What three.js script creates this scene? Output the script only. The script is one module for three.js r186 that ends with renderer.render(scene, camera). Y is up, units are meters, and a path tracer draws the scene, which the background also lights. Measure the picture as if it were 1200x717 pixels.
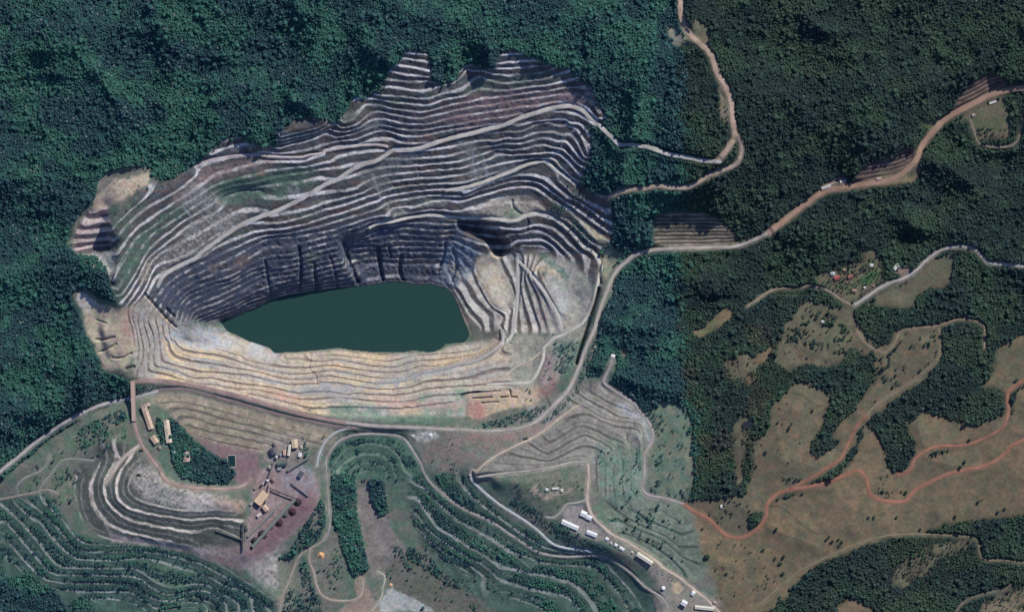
import * as THREE from 'three';
import { mergeGeometries } from 'three/addons/utils/BufferGeometryUtils.js';

// ---------------------------------------------------------------- camera, sky, sun, exposure
const S = 2.5;                                   // metres per photograph pixel on the ground
const CX = 600, CY = 358.5;
const CAMH = 60000;
const scene = new THREE.Scene();
const camera = new THREE.PerspectiveCamera(2 * Math.atan(717 * S / 2 / (CAMH - 110)) * 180 / Math.PI, 1200 / 717, 1000, 90000);
camera.position.set(0, CAMH, 0); camera.up.set(0, 0, -1); camera.lookAt(0, 0, 0);
const renderer = new THREE.WebGLRenderer();
renderer.toneMapping = THREE.LinearToneMapping;
renderer.toneMappingExposure = 1.3;
renderer.shadowMap.enabled = true;
const sunAz = 36 * Math.PI / 180, sunEl = 39 * Math.PI / 180;  // from the north-east, mid morning
const sunDir = new THREE.Vector3(Math.sin(sunAz) * Math.cos(sunEl), Math.sin(sunEl), -Math.cos(sunAz) * Math.cos(sunEl));
const sun = new THREE.DirectionalLight(new THREE.Color(1, 0.965, 0.91), 3.6);
sun.position.copy(sunDir).multiplyScalar(6000); sun.target.position.set(0, 0, 0);
sun.castShadow = true; sun.shadow.mapSize.set(4096, 4096);
Object.assign(sun.shadow.camera, { left: -2600, right: 2600, top: 2600, bottom: -2600, near: 100, far: 12000 });
scene.add(sun, sun.target);
{ // clear blue sky, paler at the horizon and round the sun
  const w = 128, h = 64, d = new Float32Array(w * h * 4), v = new THREE.Vector3();
  for (let j = 0; j < h; j++) for (let i = 0; i < w; i++) {
    const el = ((j + 0.5) / h - 0.5) * Math.PI, az = ((i + 0.5) / w - 0.5) * 2 * Math.PI;
    v.set(Math.cos(el) * Math.cos(az), Math.sin(el), Math.cos(el) * Math.sin(az));
    const t = Math.pow(1 - Math.max(0, Math.sin(el)), 3), g = Math.pow(Math.max(0, v.dot(sunDir)), 12) * 0.5;
    const k = (j * w + i) * 4;
    d[k] = 0.10 + 0.34 * t + g; d[k + 1] = 0.20 + 0.36 * t + g * 0.95; d[k + 2] = 0.52 + 0.24 * t + g * 0.8; d[k + 3] = 1;
  }
  const sky = new THREE.DataTexture(d, w, h, THREE.RGBAFormat, THREE.FloatType);
  sky.mapping = THREE.EquirectangularReflectionMapping; sky.magFilter = THREE.LinearFilter; sky.needsUpdate = true;
  scene.background = sky; scene.environment = sky;
  scene.backgroundIntensity = scene.environmentIntensity = 0.58;
}

// ---------------------------------------------------------------- helpers: noise, lines, fields
let seed = 12345;
const rnd = () => { seed = (Math.imul(seed, 1664525) + 1013904223) >>> 0; return seed / 4294967296; };
const rr = (a, b) => a + (b - a) * rnd();
const clamp = (x, a = 0, b = 1) => x < a ? a : x > b ? b : x;
const lerp = (a, b, t) => a + (b - a) * t;
const sstep = (a, b, x) => { const t = clamp((x - a) / (b - a)); return t * t * (3 - 2 * t); };
const PERM = new Uint8Array(512), GR = new Float32Array(512);
{ const p = [...Array(256).keys()]; for (let i = 255; i > 0; i--) { const j = (rnd() * (i + 1)) | 0; [p[i], p[j]] = [p[j], p[i]]; }
  for (let i = 0; i < 512; i++) { PERM[i] = p[i & 255]; GR[i] = rnd() * 2 - 1; } }
function vn(x, y) {                               // smooth value noise, -1..1
  const xf = Math.floor(x), yf = Math.floor(y), u0 = x - xf, v0 = y - yf, X = xf & 255, Y = yf & 255;
  const u = u0 * u0 * (3 - 2 * u0), v = v0 * v0 * (3 - 2 * v0), A = PERM[X], B = PERM[X + 1];
  const a = GR[PERM[A + Y]], b = GR[PERM[B + Y]], c = GR[PERM[A + Y + 1]], d = GR[PERM[B + Y + 1]];
  return a + (b - a) * u + (c - a + (a - b - c + d) * u) * v;
}
function fbm(x, y, n = 4) { let s = 0, a = 0.5; for (let i = 0; i < n; i++) { s += a * vn(x, y); x = x * 2.03 + 17.1; y = y * 2.03 + 5.7; a *= 0.5; } return s; }

// a tile of the photograph that was enlarged to 1195 pixels across: its readings back to photograph pixels
const tile = (x0, y0, w) => p => { const o = [], k = w / 1195; for (let i = 0; i < p.length; i += 2) o.push([x0 + p[i] * k, y0 + p[i + 1] * k]); return o; };
const P = p => { const o = []; for (let i = 0; i < p.length; i += 2) o.push([p[i], p[i + 1]]); return o; };
function spline(pts, step = 0.7) {                // Catmull-Rom through the points; third entry (a value) goes along
  const out = [], n = pts.length;
  for (let i = 0; i < n - 1; i++) {
    const p0 = pts[Math.max(0, i - 1)], p1 = pts[i], p2 = pts[i + 1], p3 = pts[Math.min(n - 1, i + 2)];
    const m = Math.max(1, Math.ceil(Math.hypot(p2[0] - p1[0], p2[1] - p1[1]) / step));
    for (let k = 0; k < m; k++) {
      const t = k / m, t2 = t * t, t3 = t2 * t, q = [];
      for (let c = 0; c < 2; c++) q[c] = 0.5 * (2 * p1[c] + (p2[c] - p0[c]) * t + (2 * p0[c] - 5 * p1[c] + 4 * p2[c] - p3[c]) * t2 + (3 * p1[c] - p0[c] - 3 * p2[c] + p3[c]) * t3);
      if (p1.length > 2) q[2] = lerp(p1[2], p2[2], t);
      out.push(q);
    }
  }
  out.push(pts[n - 1].slice());
  return out;
}
// photograph-pixel domain that is built
const X0 = -300, X1 = 1500, Y0 = -200, Y1 = 920, GW = X1 - X0, GH = Y1 - Y0;   // 1 px cells
const inPoly = (p, x, y) => { let c = false; for (let i = 0, j = p.length - 1; i < p.length; j = i++) { const a = p[i], b = p[j]; if ((a[1] > y) !== (b[1] > y) && x < (b[0] - a[0]) * (y - a[1]) / (b[1] - a[1]) + a[0]) c = !c; } return c; };
function bounds(pts, pad) { let a = 1e9, b = 1e9, c = -1e9, d = -1e9; for (const [x, y] of pts) { a = Math.min(a, x); b = Math.min(b, y); c = Math.max(c, x); d = Math.max(d, y); } return [Math.max(X0, Math.floor(a - pad)), Math.max(Y0, Math.floor(b - pad)), Math.min(X1, Math.ceil(c + pad)), Math.min(Y1, Math.ceil(d + pad))]; }
class Field {                                     // values on 1 px cells inside a box
  constructor(box) { this.x0 = box[0]; this.y0 = box[1]; this.w = box[2] - box[0] + 1; this.h = box[3] - box[1] + 1; this.d = new Float32Array(this.w * this.h); }
  at(x, y) {
    x -= this.x0; y -= this.y0;
    if (x < 0 || y < 0 || x >= this.w - 1 || y >= this.h - 1) { if (x < -1 || y < -1 || x > this.w || y > this.h) return 0; x = clamp(x, 0, this.w - 1.001); y = clamp(y, 0, this.h - 1.001); }
    const i = x | 0, j = y | 0, u = x - i, v = y - j, k = j * this.w + i, d = this.d;
    return (d[k] * (1 - u) + d[k + 1] * u) * (1 - v) + (d[k + this.w] * (1 - u) + d[k + this.w + 1] * u) * v;
  }
  blur(r) {
    if (r < 1) return this;
    const { w, h } = this, t = new Float32Array(w * h), n = 2 * r + 1;
    for (let pass = 0; pass < 2; pass++) {
      for (let j = 0; j < h; j++) { let s = 0; const o = j * w; for (let i = -r; i <= r; i++) s += this.d[o + clamp(i, 0, w - 1)]; for (let i = 0; i < w; i++) { t[o + i] = s / n; s += this.d[o + Math.min(w - 1, i + r + 1)] - this.d[o + Math.max(0, i - r)]; } }
      for (let i = 0; i < w; i++) { let s = 0; for (let j = -r; j <= r; j++) s += t[clamp(j, 0, h - 1) * w + i]; for (let j = 0; j < h; j++) { this.d[j * w + i] = s / n; s += t[Math.min(h - 1, j + r + 1) * w + i] - t[Math.max(0, j - r) * w + i]; } }
    }
    return this;
  }
}
function fillMask(poly, feather = 2, f = new Field(bounds(poly, feather * 3 + 2))) {
  for (let j = 0; j < f.h; j++) {
    const y = f.y0 + j, xs = [];
    for (let i = 0, k = poly.length - 1; i < poly.length; k = i++) { const a = poly[i], b = poly[k]; if ((a[1] > y) !== (b[1] > y)) xs.push((b[0] - a[0]) * (y - a[1]) / (b[1] - a[1]) + a[0]); }
    xs.sort((p, q) => p - q);
    for (let k = 0; k + 1 < xs.length; k += 2) for (let i = Math.max(0, Math.ceil(xs[k] - f.x0)); i <= Math.min(f.w - 1, Math.floor(xs[k + 1] - f.x0)); i++) f.d[j * f.w + i] = 1;
  }
  return f.blur(feather);
}
// membrane through fixed cells, coarse to fine
function membrane(w, h, val, fix, iters = 50) {
  const lev = [{ w, h, val, fix }];
  while (lev[lev.length - 1].w > 12 && lev[lev.length - 1].h > 12) {
    const a = lev[lev.length - 1], W = (a.w + 1) >> 1, H = (a.h + 1) >> 1, v = new Float32Array(W * H), n = new Float32Array(W * H), f = new Uint8Array(W * H);
    for (let j = 0; j < a.h; j++) for (let i = 0; i < a.w; i++) { const k = j * a.w + i; if (a.fix[k]) { const q = (j >> 1) * W + (i >> 1); v[q] += a.val[k]; n[q]++; } }
    for (let q = 0; q < W * H; q++) if (n[q]) { v[q] /= n[q]; f[q] = 1; }
    lev.push({ w: W, h: H, val: v, fix: f });
  }
  let prev = null;
  for (let l = lev.length - 1; l >= 0; l--) {
    const { w, h, val, fix } = lev[l];
    if (prev) for (let j = 0; j < h; j++) for (let i = 0; i < w; i++) { const k = j * w + i; if (!fix[k]) val[k] = prev.val[Math.min(prev.h - 1, j >> 1) * prev.w + Math.min(prev.w - 1, i >> 1)]; }
    else { let s = 0, n = 0; for (let k = 0; k < w * h; k++) if (fix[k]) { s += val[k]; n++; } for (let k = 0; k < w * h; k++) if (!fix[k]) val[k] = s / Math.max(1, n); }
    const om = 1.5;
    for (let it = 0; it < (prev ? iters : 300); it++) for (let j = 0; j < h; j++) {
      const jm = (j ? j - 1 : 1) * w, jp = (j < h - 1 ? j + 1 : h - 2) * w, jo = j * w;
      for (let i = 0; i < w; i++) { const k = jo + i; if (fix[k]) continue; const s = (val[jo + (i ? i - 1 : 1)] + val[jo + (i < w - 1 ? i + 1 : w - 2)] + val[jm + i] + val[jp + i]) * 0.25; val[k] += om * (s - val[k]); }
    }
    prev = lev[l];
  }
  return val;
}
// ---------------------------------------------------------------- readings of the photograph
const LAKE = P([258,378, 262,374, 275,371, 290,364, 302,359, 316,352, 330,347, 345,344, 362,342, 378,340, 392,338, 408,337, 420,336, 440,333, 452,331, 470,331, 487,334, 505,334, 522,338, 530,345, 536,358, 541,372, 546,384, 549,392, 546,399, 540,402, 530,402, 521,403, 516,409, 505,413, 490,411, 480,411, 470,413, 450,413, 432,412, 412,410, 400,408, 390,408, 372,410, 350,412, 330,413, 321,414, 316,408, 305,404, 292,400, 280,394, 266,388]);
const LAKE_LEVEL = -1.5;

const a = tile(400, 55, 160), b = tile(550, 55, 160), c = tile(230, 130, 160), d = tile(380, 140, 160), e = tile(530, 140, 160), f = tile(620, 130, 160), k = tile(80, 190, 160), j = tile(230, 210, 160);
const g = tile(380, 220, 160), h = tile(530, 220, 160), i2 = tile(620, 210, 160), l = tile(80, 270, 160), m = tile(180, 290, 160), o = tile(530, 290, 160), p = tile(620, 290, 160);
const l2 = tile(80, 340, 160), r = tile(140, 370, 160), s = tile(290, 390, 160), t = tile(440, 390, 160), q = tile(570, 370, 160), u = tile(570, 420, 210), v = tile(540, 500, 210);
const y3 = tile(0, 537, 300), w = tile(640, 580, 160), x2 = tile(480, 560, 200), b7 = tile(600, 537, 300), bo = tile(360, 480, 200), aa = tile(540, 400, 160), ne = tile(1040, 70, 160), nm = tile(940, 160, 160);

const N_LINES = [
  [34, a([300,30, 630,65, 740,78, 1000,100])], [33, a([300,70, 580,110, 720,130, 960,160])], [32, a([250,125, 500,165, 640,190, 720,210, 900,240])], [31, a([230,190, 440,220, 540,245, 700,265, 880,280])],
  [30, a([250,280, 410,295, 500,303, 600,310, 760,300])], [29, a([390,350, 520,365, 600,385, 700,388, 800,370, 880,340, 960,322])],
  [28.5, a([640,440, 760,425, 860,380, 1000,335, 1080,280, 1100,200])], [28, [...a([300,432, 480,438, 660,452, 760,455, 900,410, 1040,392, 1100,345]), ...b([30,290, 60,262, 130,275, 220,310, 320,322, 450,310, 560,295, 680,280, 780,240, 860,225])]],
  [27, [...a([240,450, 350,465, 450,487, 560,497, 700,512, 780,508, 900,465, 1050,440]), ...b([0,410, 60,365, 120,368, 220,385, 350,385, 500,360, 640,345, 780,320, 920,290])]],
  [26, [...a([0,665, 100,640, 160,570, 210,515, 280,505, 380,522, 440,540, 560,560, 700,572, 800,555, 950,515, 1080,490]), ...b([0,485, 120,455, 280,440, 420,420, 560,400, 700,385, 800,365, 900,355, 1050,365])]],
  [25, [...a([0,710, 110,695, 190,640, 250,585, 320,570, 400,580, 520,610, 640,628, 740,620, 850,590, 950,570, 1080,542]), ...b([0,530, 150,520, 280,495, 420,470, 560,455, 700,430, 790,420, 920,415, 1000,440, 1080,510, 1140,590])]],
  [24, [...a([160,715, 230,660, 300,635, 390,637, 480,660, 600,680, 720,680, 830,660, 960,625, 1080,605]), ...b([0,600, 150,575, 300,555, 450,530, 600,515, 720,490, 840,490, 960,505, 1040,550, 1110,630])]],
  [23, [...d([100,165, 250,130, 400,75, 480,55, 560,60, 660,85, 780,100, 900,90, 1010,70, 1100,62]), ...b([40,650, 150,635, 300,615, 450,580])]],
  [22, [...d([0,225, 100,195, 270,175, 360,140, 440,110, 520,100, 600,115, 640,130, 720,150, 830,150, 940,125, 1060,100, 1150,85]), ...b([120,690, 250,670])]],
  [21, d([280,225, 350,200, 420,170, 500,160, 620,170])],
  [23, c([730,330, 850,290, 960,265, 1060,225, 1160,180])], [25, c([730,265, 850,235, 1000,205, 1100,170, 1195,100])], [26.6, c([730,215, 850,180, 960,155, 1060,130, 1130,90])],
  [24, c([220,280, 300,240, 400,230])], [23, c([130,385, 250,330, 350,300, 450,290])],
  [29, b([110,210, 200,240, 300,250, 450,248, 600,235, 700,205, 760,175])], [30, b([150,200, 240,195, 400,190, 550,175, 680,170, 800,140])], [31, b([150,160, 270,150, 400,140, 540,130, 760,110])], [32, b([150,80, 280,75, 400,65, 700,60])],
  // upper haul bench and the road that comes down from it
  [22, c([0,490, 60,460, 140,430, 250,410, 400,390, 540,385])], [21.4, c([540,385, 650,400, 780,405, 920,405, 1000,385, 1120,372])], [20.6, d([0,285, 100,260, 230,240, 380,225, 480,225, 560,240])],
  [21, c([0,690, 60,640, 150,570, 300,525, 450,480, 560,450, 700,450, 850,450, 960,440])],
  [20, c([80,710, 150,660, 260,620, 400,590, 530,560, 640,525, 760,510, 880,495, 970,490, 1100,460, 1195,440])],
  [19, c([230,690, 320,660, 420,645, 520,625, 640,590, 760,570, 900,545, 1050,520, 1195,495])],
  [18, c([480,695, 580,665, 680,640, 800,630, 920,620, 1000,600, 1100,575])],
  [16.9, j([230,170, 400,110, 560,95])],
  // north wall below the road, and round the north-east corner
  [21, [...b([560,680, 680,660, 820,650, 880,690]), ...e([1090,85, 1130,150, 1170,230, 1180,310])]],
  [22, [...e([560,60, 700,30, 850,15, 980,15, 1040,45, 1110,40, 1160,90, 1195,150])]],
  [20, e([360,200, 450,170, 600,165, 700,125, 820,110, 900,115, 960,140, 1030,130, 1080,180, 1120,260, 1150,330])],
  [19, e([450,210, 600,210, 700,185, 800,165, 880,180, 930,195, 990,190, 1050,260, 1110,330])],
  [18, e([510,270, 650,250, 720,225, 800,225, 880,245, 960,260, 1020,310, 1090,390])],
  [17, e([370,295, 500,310, 650,305, 800,295, 930,300, 1000,350, 1060,420, 1120,500])],
  [16, e([780,345, 890,350, 940,410, 1010,480, 1060,530])],
  [15, e([820,370, 900,430, 1000,510, 1090,580])],
  [14.3, e([0,610, 130,590, 250,555, 400,500])], [14.8, e([400,500, 520,455, 620,410, 720,380, 820,368])],
  [19, d([680,350, 800,345, 900,335, 1010,330, 1110,320])], [18, d([640,410, 800,405, 950,390, 1080,380, 1195,370])], [17, d([620,475, 760,462, 900,450, 1040,440])],
  [16, d([600,545, 720,525, 860,515, 1040,505])], [15, d([560,610, 680,585, 840,570, 1000,560, 1110,560])], [14, d([510,685, 620,660, 760,635, 900,620, 1080,605])],
  [14, e([100,655, 220,605, 330,555, 450,515, 560,490, 700,490, 800,520, 880,580, 960,650, 1010,700])],
  [13, [...g([520,150, 600,120, 750,90, 950,65, 1080,72]), ...h([0,75, 120,70, 240,20, 350,-5, 500,-50, 650,-62, 760,-40, 850,20, 950,95, 1040,160])]],
  [12, [...g([740,200, 850,150, 960,115, 1100,105]), ...h([0,110, 80,115, 200,80, 320,50, 460,10, 600,-10, 720,0, 800,50, 880,110, 960,150, 1050,215, 1130,290, 1195,345])]],
  [11.2, [...g([600,215, 740,205, 960,185, 1080,190]), ...h([0,195, 80,190, 180,150, 300,105, 450,70, 600,60, 700,65, 770,110, 830,190, 960,260])]],
  [11, h([190,190, 330,140, 480,120, 620,125, 720,130, 790,190, 850,250])],
  [10, [...g([220,405, 330,385, 390,350, 480,310, 600,295, 700,270, 800,250, 950,235, 1080,245]), ...h([0,255, 150,265, 300,265, 450,285, 560,285, 640,245, 740,225, 840,240, 930,290, 1010,360, 1080,430, 1150,520]), ...p([500,0, 560,40, 610,110, 640,190, 605,270, 595,350])]],
  [13, i2([400,250, 480,310, 570,370, 650,430, 710,470])], [14, i2([160,0, 250,80, 345,150, 430,190, 530,260, 620,330, 735,410])], [15, i2([250,0, 320,60, 375,130, 470,180, 560,235, 640,270, 690,310])], [12, i2([340,270, 430,350, 520,450, 600,530])], [12.2, i2([400,310, 500,390, 620,470, 720,540])],
  [9, i2([0,410, 100,405, 200,430, 280,490, 350,560, 430,620, 500,680, 540,715])], [8, i2([0,450, 100,460, 180,500, 260,570, 330,640, 400,710])], [7, i2([0,530, 120,535, 200,580, 270,650, 310,700])], [6, i2([0,590, 120,595, 190,630])],
  [9, h([430,350, 560,365, 640,350, 700,330])], [8, h([490,400, 600,405, 680,380, 760,370])], [7, h([560,460, 680,460, 760,450])], [6, h([590,510, 700,510, 780,510])],
  // west of the gullies
  [17, g([0,50, 100,35, 200,25, 300,0])], [16, [...j([640,325, 740,310, 860,290, 1000,255]), ...g([0,135, 100,105, 220,75, 350,45])]], [15, [...j([500,380, 640,385, 760,375, 880,345, 1000,310]), ...g([0,190, 150,160, 280,110, 400,70, 460,60])]],
  [14, [...j([60,680, 180,590, 300,540, 430,490, 560,450, 700,440, 850,415, 980,385]), ...g([0,265, 120,230, 250,190, 370,145, 480,115])]],
  [13, [...m([30,450, 80,370, 150,300, 250,230]), ...j([240,640, 360,590, 460,540, 560,505, 700,485, 850,465, 1000,430]), ...g([0,325, 100,295, 250,250, 380,215, 480,175, 520,150])]],
  [12, [...m([80,470, 140,360, 220,300, 330,250, 450,200, 560,150, 640,110, 740,60, 850,0]), ...j([640,520, 860,505, 1000,480]), ...g([0,385, 100,360, 230,320, 340,280, 400,265, 480,250, 580,255])]],
  [11, [...m([130,490, 190,420, 250,360, 350,300, 480,250, 600,205, 700,175, 790,120, 900,50, 980,0, 1100,-10, 1195,-8]), ...P([360,283, 380,277.8, 398,275])]],
  [10, [...m([170,510, 230,450, 300,385, 400,335, 520,295, 640,260, 740,215, 830,150, 930,110, 1050,70, 1195,60]), ...P([360,291, 380,285, 399,281])]],
  [9, [...m([230,500, 310,415, 430,375, 540,325, 660,300, 740,255, 850,190, 970,150, 1080,110, 1195,105]), ...P([360,298, 380,293, 398,289])]], [8, [...m([270,510, 340,450, 450,410, 560,370, 680,320, 780,260, 880,215, 970,200]), ...P([340,311, 360,305, 380,299, 400,295])]],
  [7, [...m([300,540, 390,490, 500,450, 620,400, 720,350, 830,300, 970,230]), ...P([340,316, 360,311, 380,305.7, 401,302])]], [6, [...m([340,560, 450,520, 560,480, 660,430, 760,385, 880,310]), ...P([320,325, 340,322, 360,317.5, 380,312, 404,307])]], [5, [...m([350,610, 450,570, 560,530, 680,475, 800,430]), ...P([310,337, 335,329, 360,324, 380,318, 407,313])]], [4, P([335,333, 360,329.5, 380,324, 410,319])], [2.6, P([340,339, 380,331, 412,326])],
  [3.5, m([370,650, 480,610, 600,560, 720,520, 830,450, 1000,400, 1090,370])], [2, m([430,665, 530,625, 600,610, 700,570, 830,510, 1000,455])],
  [9, g([690,310, 850,305, 1000,320, 1195,315])], [8, g([400,395, 520,370, 620,365, 700,350, 850,365, 1000,375, 1195,360])], [7, g([300,470, 420,445, 560,420, 680,405, 800,415, 950,425, 1120,410])],
  [6, g([180,490, 330,480, 480,490, 560,470, 700,460, 850,465, 1000,475, 1070,465, 1160,470])], [5, g([200,540, 350,525, 480,530, 600,520, 720,515, 950,520, 1150,528])], [4, g([190,600, 330,575, 450,555, 600,575, 700,560, 850,570, 1110,572])],
  [3, g([210,640, 340,625, 470,610, 680,625, 900,620, 1120,626])], [2, g([240,690, 440,660, 700,670, 900,665, 1100,672])],
  [0.4, P([262,375, 275,371.5, 290,364.5, 302,359.5, 316,352.5, 330,347.5, 345,344.5, 362,342.5, 378,340.5, 392,338.5, 408,337.5, 420,336.5, 440,333.5, 452,331.5, 470,331.5, 487,334.5, 505,334.5, 522,338])],
  // west shoulder
  [23.5, k([355,580, 430,500, 540,400, 620,320, 680,240])], [22.5, k([390,650, 450,560, 520,480, 600,410, 680,350, 800,290, 900,240, 1000,170, 1100,90])],
  [21, [...l([420,210, 450,180, 520,80, 570,20]), ...k([640,550, 760,470, 860,400, 940,350, 1060,280, 1110,215])]],
  [20, [...l([390,450, 400,410, 470,280, 530,170, 590,80, 690,0]), ...k([740,570, 830,500, 900,450, 1000,380, 1100,320])]],
  [19, [...l([430,530, 480,440, 540,350, 590,250, 640,160, 700,80, 770,0]), ...k([850,560, 930,510, 1020,450])]],
  [18, [...l([460,570, 510,500, 570,410, 620,330, 670,230, 720,150, 800,80, 910,0]), ...k([950,560, 1040,500])]],
  [17, [...l([440,660, 500,590, 560,500, 620,400, 660,310, 720,220, 790,170, 900,80, 1000,0]), ...k([950,620, 1080,540, 1195,480])]],
  [16, l([520,640, 570,570, 630,480, 680,380, 720,290, 780,220, 870,160, 950,130, 1060,60])], [15, l([560,650, 640,560, 700,450, 740,350, 800,290, 950,250, 1100,190, 1195,120])], [14, l([580,700, 640,620, 690,540, 750,420, 840,360])],
];
const S_LINES = [
  [1, [...s([580,195, 740,190, 850,205, 1000,220]), ...t([0,240, 100,243, 220,220, 330,200, 480,190, 600,180, 750,165, 880,140, 1000,100, 1080,65])]],
  [2, [...s([310,220, 430,215, 540,245, 660,245, 770,235, 900,255, 1050,285]), ...t([0,290, 180,298, 260,265, 350,245, 480,240, 600,225, 760,210, 880,185, 950,150])]],
  [3, [...l2([910,320, 930,430]), ...r([560,210, 650,255, 780,275, 900,305, 1050,350]), ...s([0,245, 120,270, 250,295, 380,305, 560,300, 700,280, 840,300, 950,315]), ...t([0,340, 150,345, 260,335, 380,290, 500,290, 620,275, 700,265])]],
  [4, [...l2([870,290, 890,440]), ...r([480,210, 500,260, 560,300, 680,325, 820,340, 950,370]), ...s([0,280, 150,320, 300,350, 420,358, 560,350, 720,330, 870,350, 1000,375]), ...t([0,390, 150,395, 270,390, 340,352, 430,335])]],
  [5, [...l2([810,260, 830,400]), ...r([430,230, 440,310, 490,360, 600,390, 750,410, 900,440]), ...s([0,325, 120,350, 270,390, 420,405, 560,400, 700,375, 850,400, 1000,425]), ...t([0,440, 150,432, 280,410, 360,365, 430,342, 560,325, 700,285, 760,275, 880,250, 990,190, 1060,140, 1110,90])]],
  [6, [...l2([750,250, 790,400]), ...r([345,300, 360,390, 420,420, 560,460, 700,490, 900,500]), ...s([0,370, 100,395, 220,425, 380,450, 560,440, 740,432, 900,460]), ...t([0,490, 240,485, 350,460, 430,430, 520,420, 640,415, 760,405, 880,405])]],
  [7, [...l2([740,180, 692,270, 740,400, 745,500]), ...r([290,390, 310,445, 430,465, 530,500, 650,545, 800,545, 950,580]), ...s([0,455, 130,465, 280,495, 400,525, 520,525, 640,515, 760,530, 860,545, 950,530]), ...t([0,540, 230,540, 330,520, 450,490, 600,475, 740,465, 860,460, 1000,445, 1195,435])]],
  [8, [...l2([700,160, 655,260, 690,420, 710,520, 692,600]), ...r([240,490, 300,490, 400,510, 500,540, 700,590, 850,600, 1000,630]), ...s([80,500, 140,510, 260,540, 400,570, 480,585, 600,580, 690,570, 800,560, 950,575]), ...t([0,600, 300,600, 490,550, 600,545, 740,540, 850,520, 1000,520, 1100,515])]],
  [9, [...s([0,525, 150,565, 300,600, 440,630, 560,660, 650,655, 780,660, 1000,650]), ...t([0,655, 150,660, 280,650, 400,640, 560,620, 700,600])]],
  [10, s([0,585, 150,620, 300,660, 460,700])],
  [9, l2([720,40, 650,130, 605,260, 630,400, 650,520, 640,620, 590,712])], [10, l2([680,20, 600,120, 555,240, 590,350, 610,480, 612,600, 565,705])], [11, l2([640,0, 620,30, 540,130, 530,200, 560,300, 580,420, 575,520])],
];
const E_LINES = [
  [1, o([0,360, 60,450, 130,580, 200,660, 250,715])], [2, o([20,290, 80,350, 140,460, 210,550, 300,610])], [3, o([110,180, 160,260, 220,380, 290,470, 370,550, 440,620])], [4, o([200,190, 240,290, 290,400, 340,500, 400,545, 510,550])],
  [4.1, o([380,80, 440,220, 500,320, 545,420])], [5, o([460,60, 500,150, 550,270])], [5.2, o([570,80, 576,250, 575,400, 560,560, 540,715])],
  [6, o([585,500, 610,600, 645,715])], [7, o([598,300, 640,450, 700,600, 740,715])], [8, o([640,240, 690,350, 730,500, 770,620, 800,715])], [9, o([740,340, 800,480, 840,620, 870,715])], [10, o([700,230, 760,330, 840,440, 920,580, 960,700])],
  [11, o([760,180, 790,240, 830,330, 880,440, 930,560])], [11.1, o([900,300, 1000,420, 980,560])],
];
const DUMP_LINES = [
  [0, u([770,165, 820,220, 900,260, 960,280, 1020,350, 1080,420, 1110,500, 1110,560, 1070,600])], [1, u([650,210, 750,260, 850,310, 950,350, 1030,400, 1070,480, 1090,560])], [2, u([590,225, 700,290, 800,340, 880,390, 970,405, 1030,420, 1060,490, 1075,550])],
  [3, u([600,300, 680,340, 760,390, 860,420, 980,430, 1040,460, 1050,560, 1050,700])], [4, u([420,490, 520,420, 620,375, 700,375, 760,410, 860,450, 1000,470, 1030,520, 1035,700])], [5, u([380,580, 500,520, 600,460, 660,455, 740,490, 830,540, 900,555, 950,600, 955,700])],
  [6, u([400,650, 500,590, 600,530, 660,510, 750,550, 840,610, 850,700])], [7, u([440,680, 560,620, 650,585, 740,600, 790,640, 800,700])],
  [8, v([120,320, 300,310, 480,290, 650,260, 750,235, 840,240])], [9, v([250,370, 400,350, 560,320, 700,290, 810,265])],
  [7, v([905,200, 905,300, 910,440])], [6, v([960,220, 960,340, 965,450])], [5, v([1015,170, 1015,300, 1020,450])], [4, v([1070,150, 1075,300, 1080,440])], [3, v([1125,100, 1130,250, 1135,420])], [2, v([1170,100, 1175,250, 1180,400])],
];
const SLOPE_LINES = [
  [5, w([560,100, 660,170, 780,240, 880,290, 1000,340, 1120,420, 1195,500])], [4, w([620,190, 720,260, 850,320, 980,370, 1100,450, 1180,540])], [6, w([670,70, 760,140, 870,210, 1000,270, 1100,310, 1195,360])], [3, w([700,340, 800,380, 900,430, 1000,490, 1100,570, 1195,660])], [7, w([900,120, 1000,170, 1100,220, 1195,270])], [2, w([660,380, 800,450, 920,530, 1050,610, 1130,690])],
];
const HILL_LINES = [
  [6, x2([110,0, 180,80, 290,165, 420,240, 560,300, 680,380, 800,460, 900,520, 980,540, 1195,555])], [8, x2([430,0, 500,80, 570,140, 650,200, 800,295, 900,370, 1020,470, 1195,505])],
  [3, x2([0,210, 60,270, 120,360, 200,420, 300,490, 420,560, 500,600])], [2, x2([0,300, 80,380, 150,460, 250,530, 400,610, 540,710])], [4, x2([40,130, 170,330, 260,390, 400,480, 540,560, 640,640])], [1, x2([160,480, 230,560, 330,620, 450,690])],
  [7, x2([330,0, 420,110, 540,220, 640,290, 740,370, 860,440, 950,500])], [9, x2([530,0, 570,70, 640,130, 740,190, 820,240, 930,320])], [5, x2([100,60, 230,200, 340,300, 500,390, 640,470, 760,560, 860,650])],
  [5, b7([0,440, 120,480, 260,500, 380,510, 440,560, 500,640, 540,710])], [4, b7([20,520, 140,545, 260,580, 340,640, 390,710])], [3, b7([20,600, 120,620, 250,650, 320,715])], [2, b7([0,655, 100,690, 150,715])], [6, b7([250,462, 400,460, 480,540, 560,620, 610,700])],
];
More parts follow.
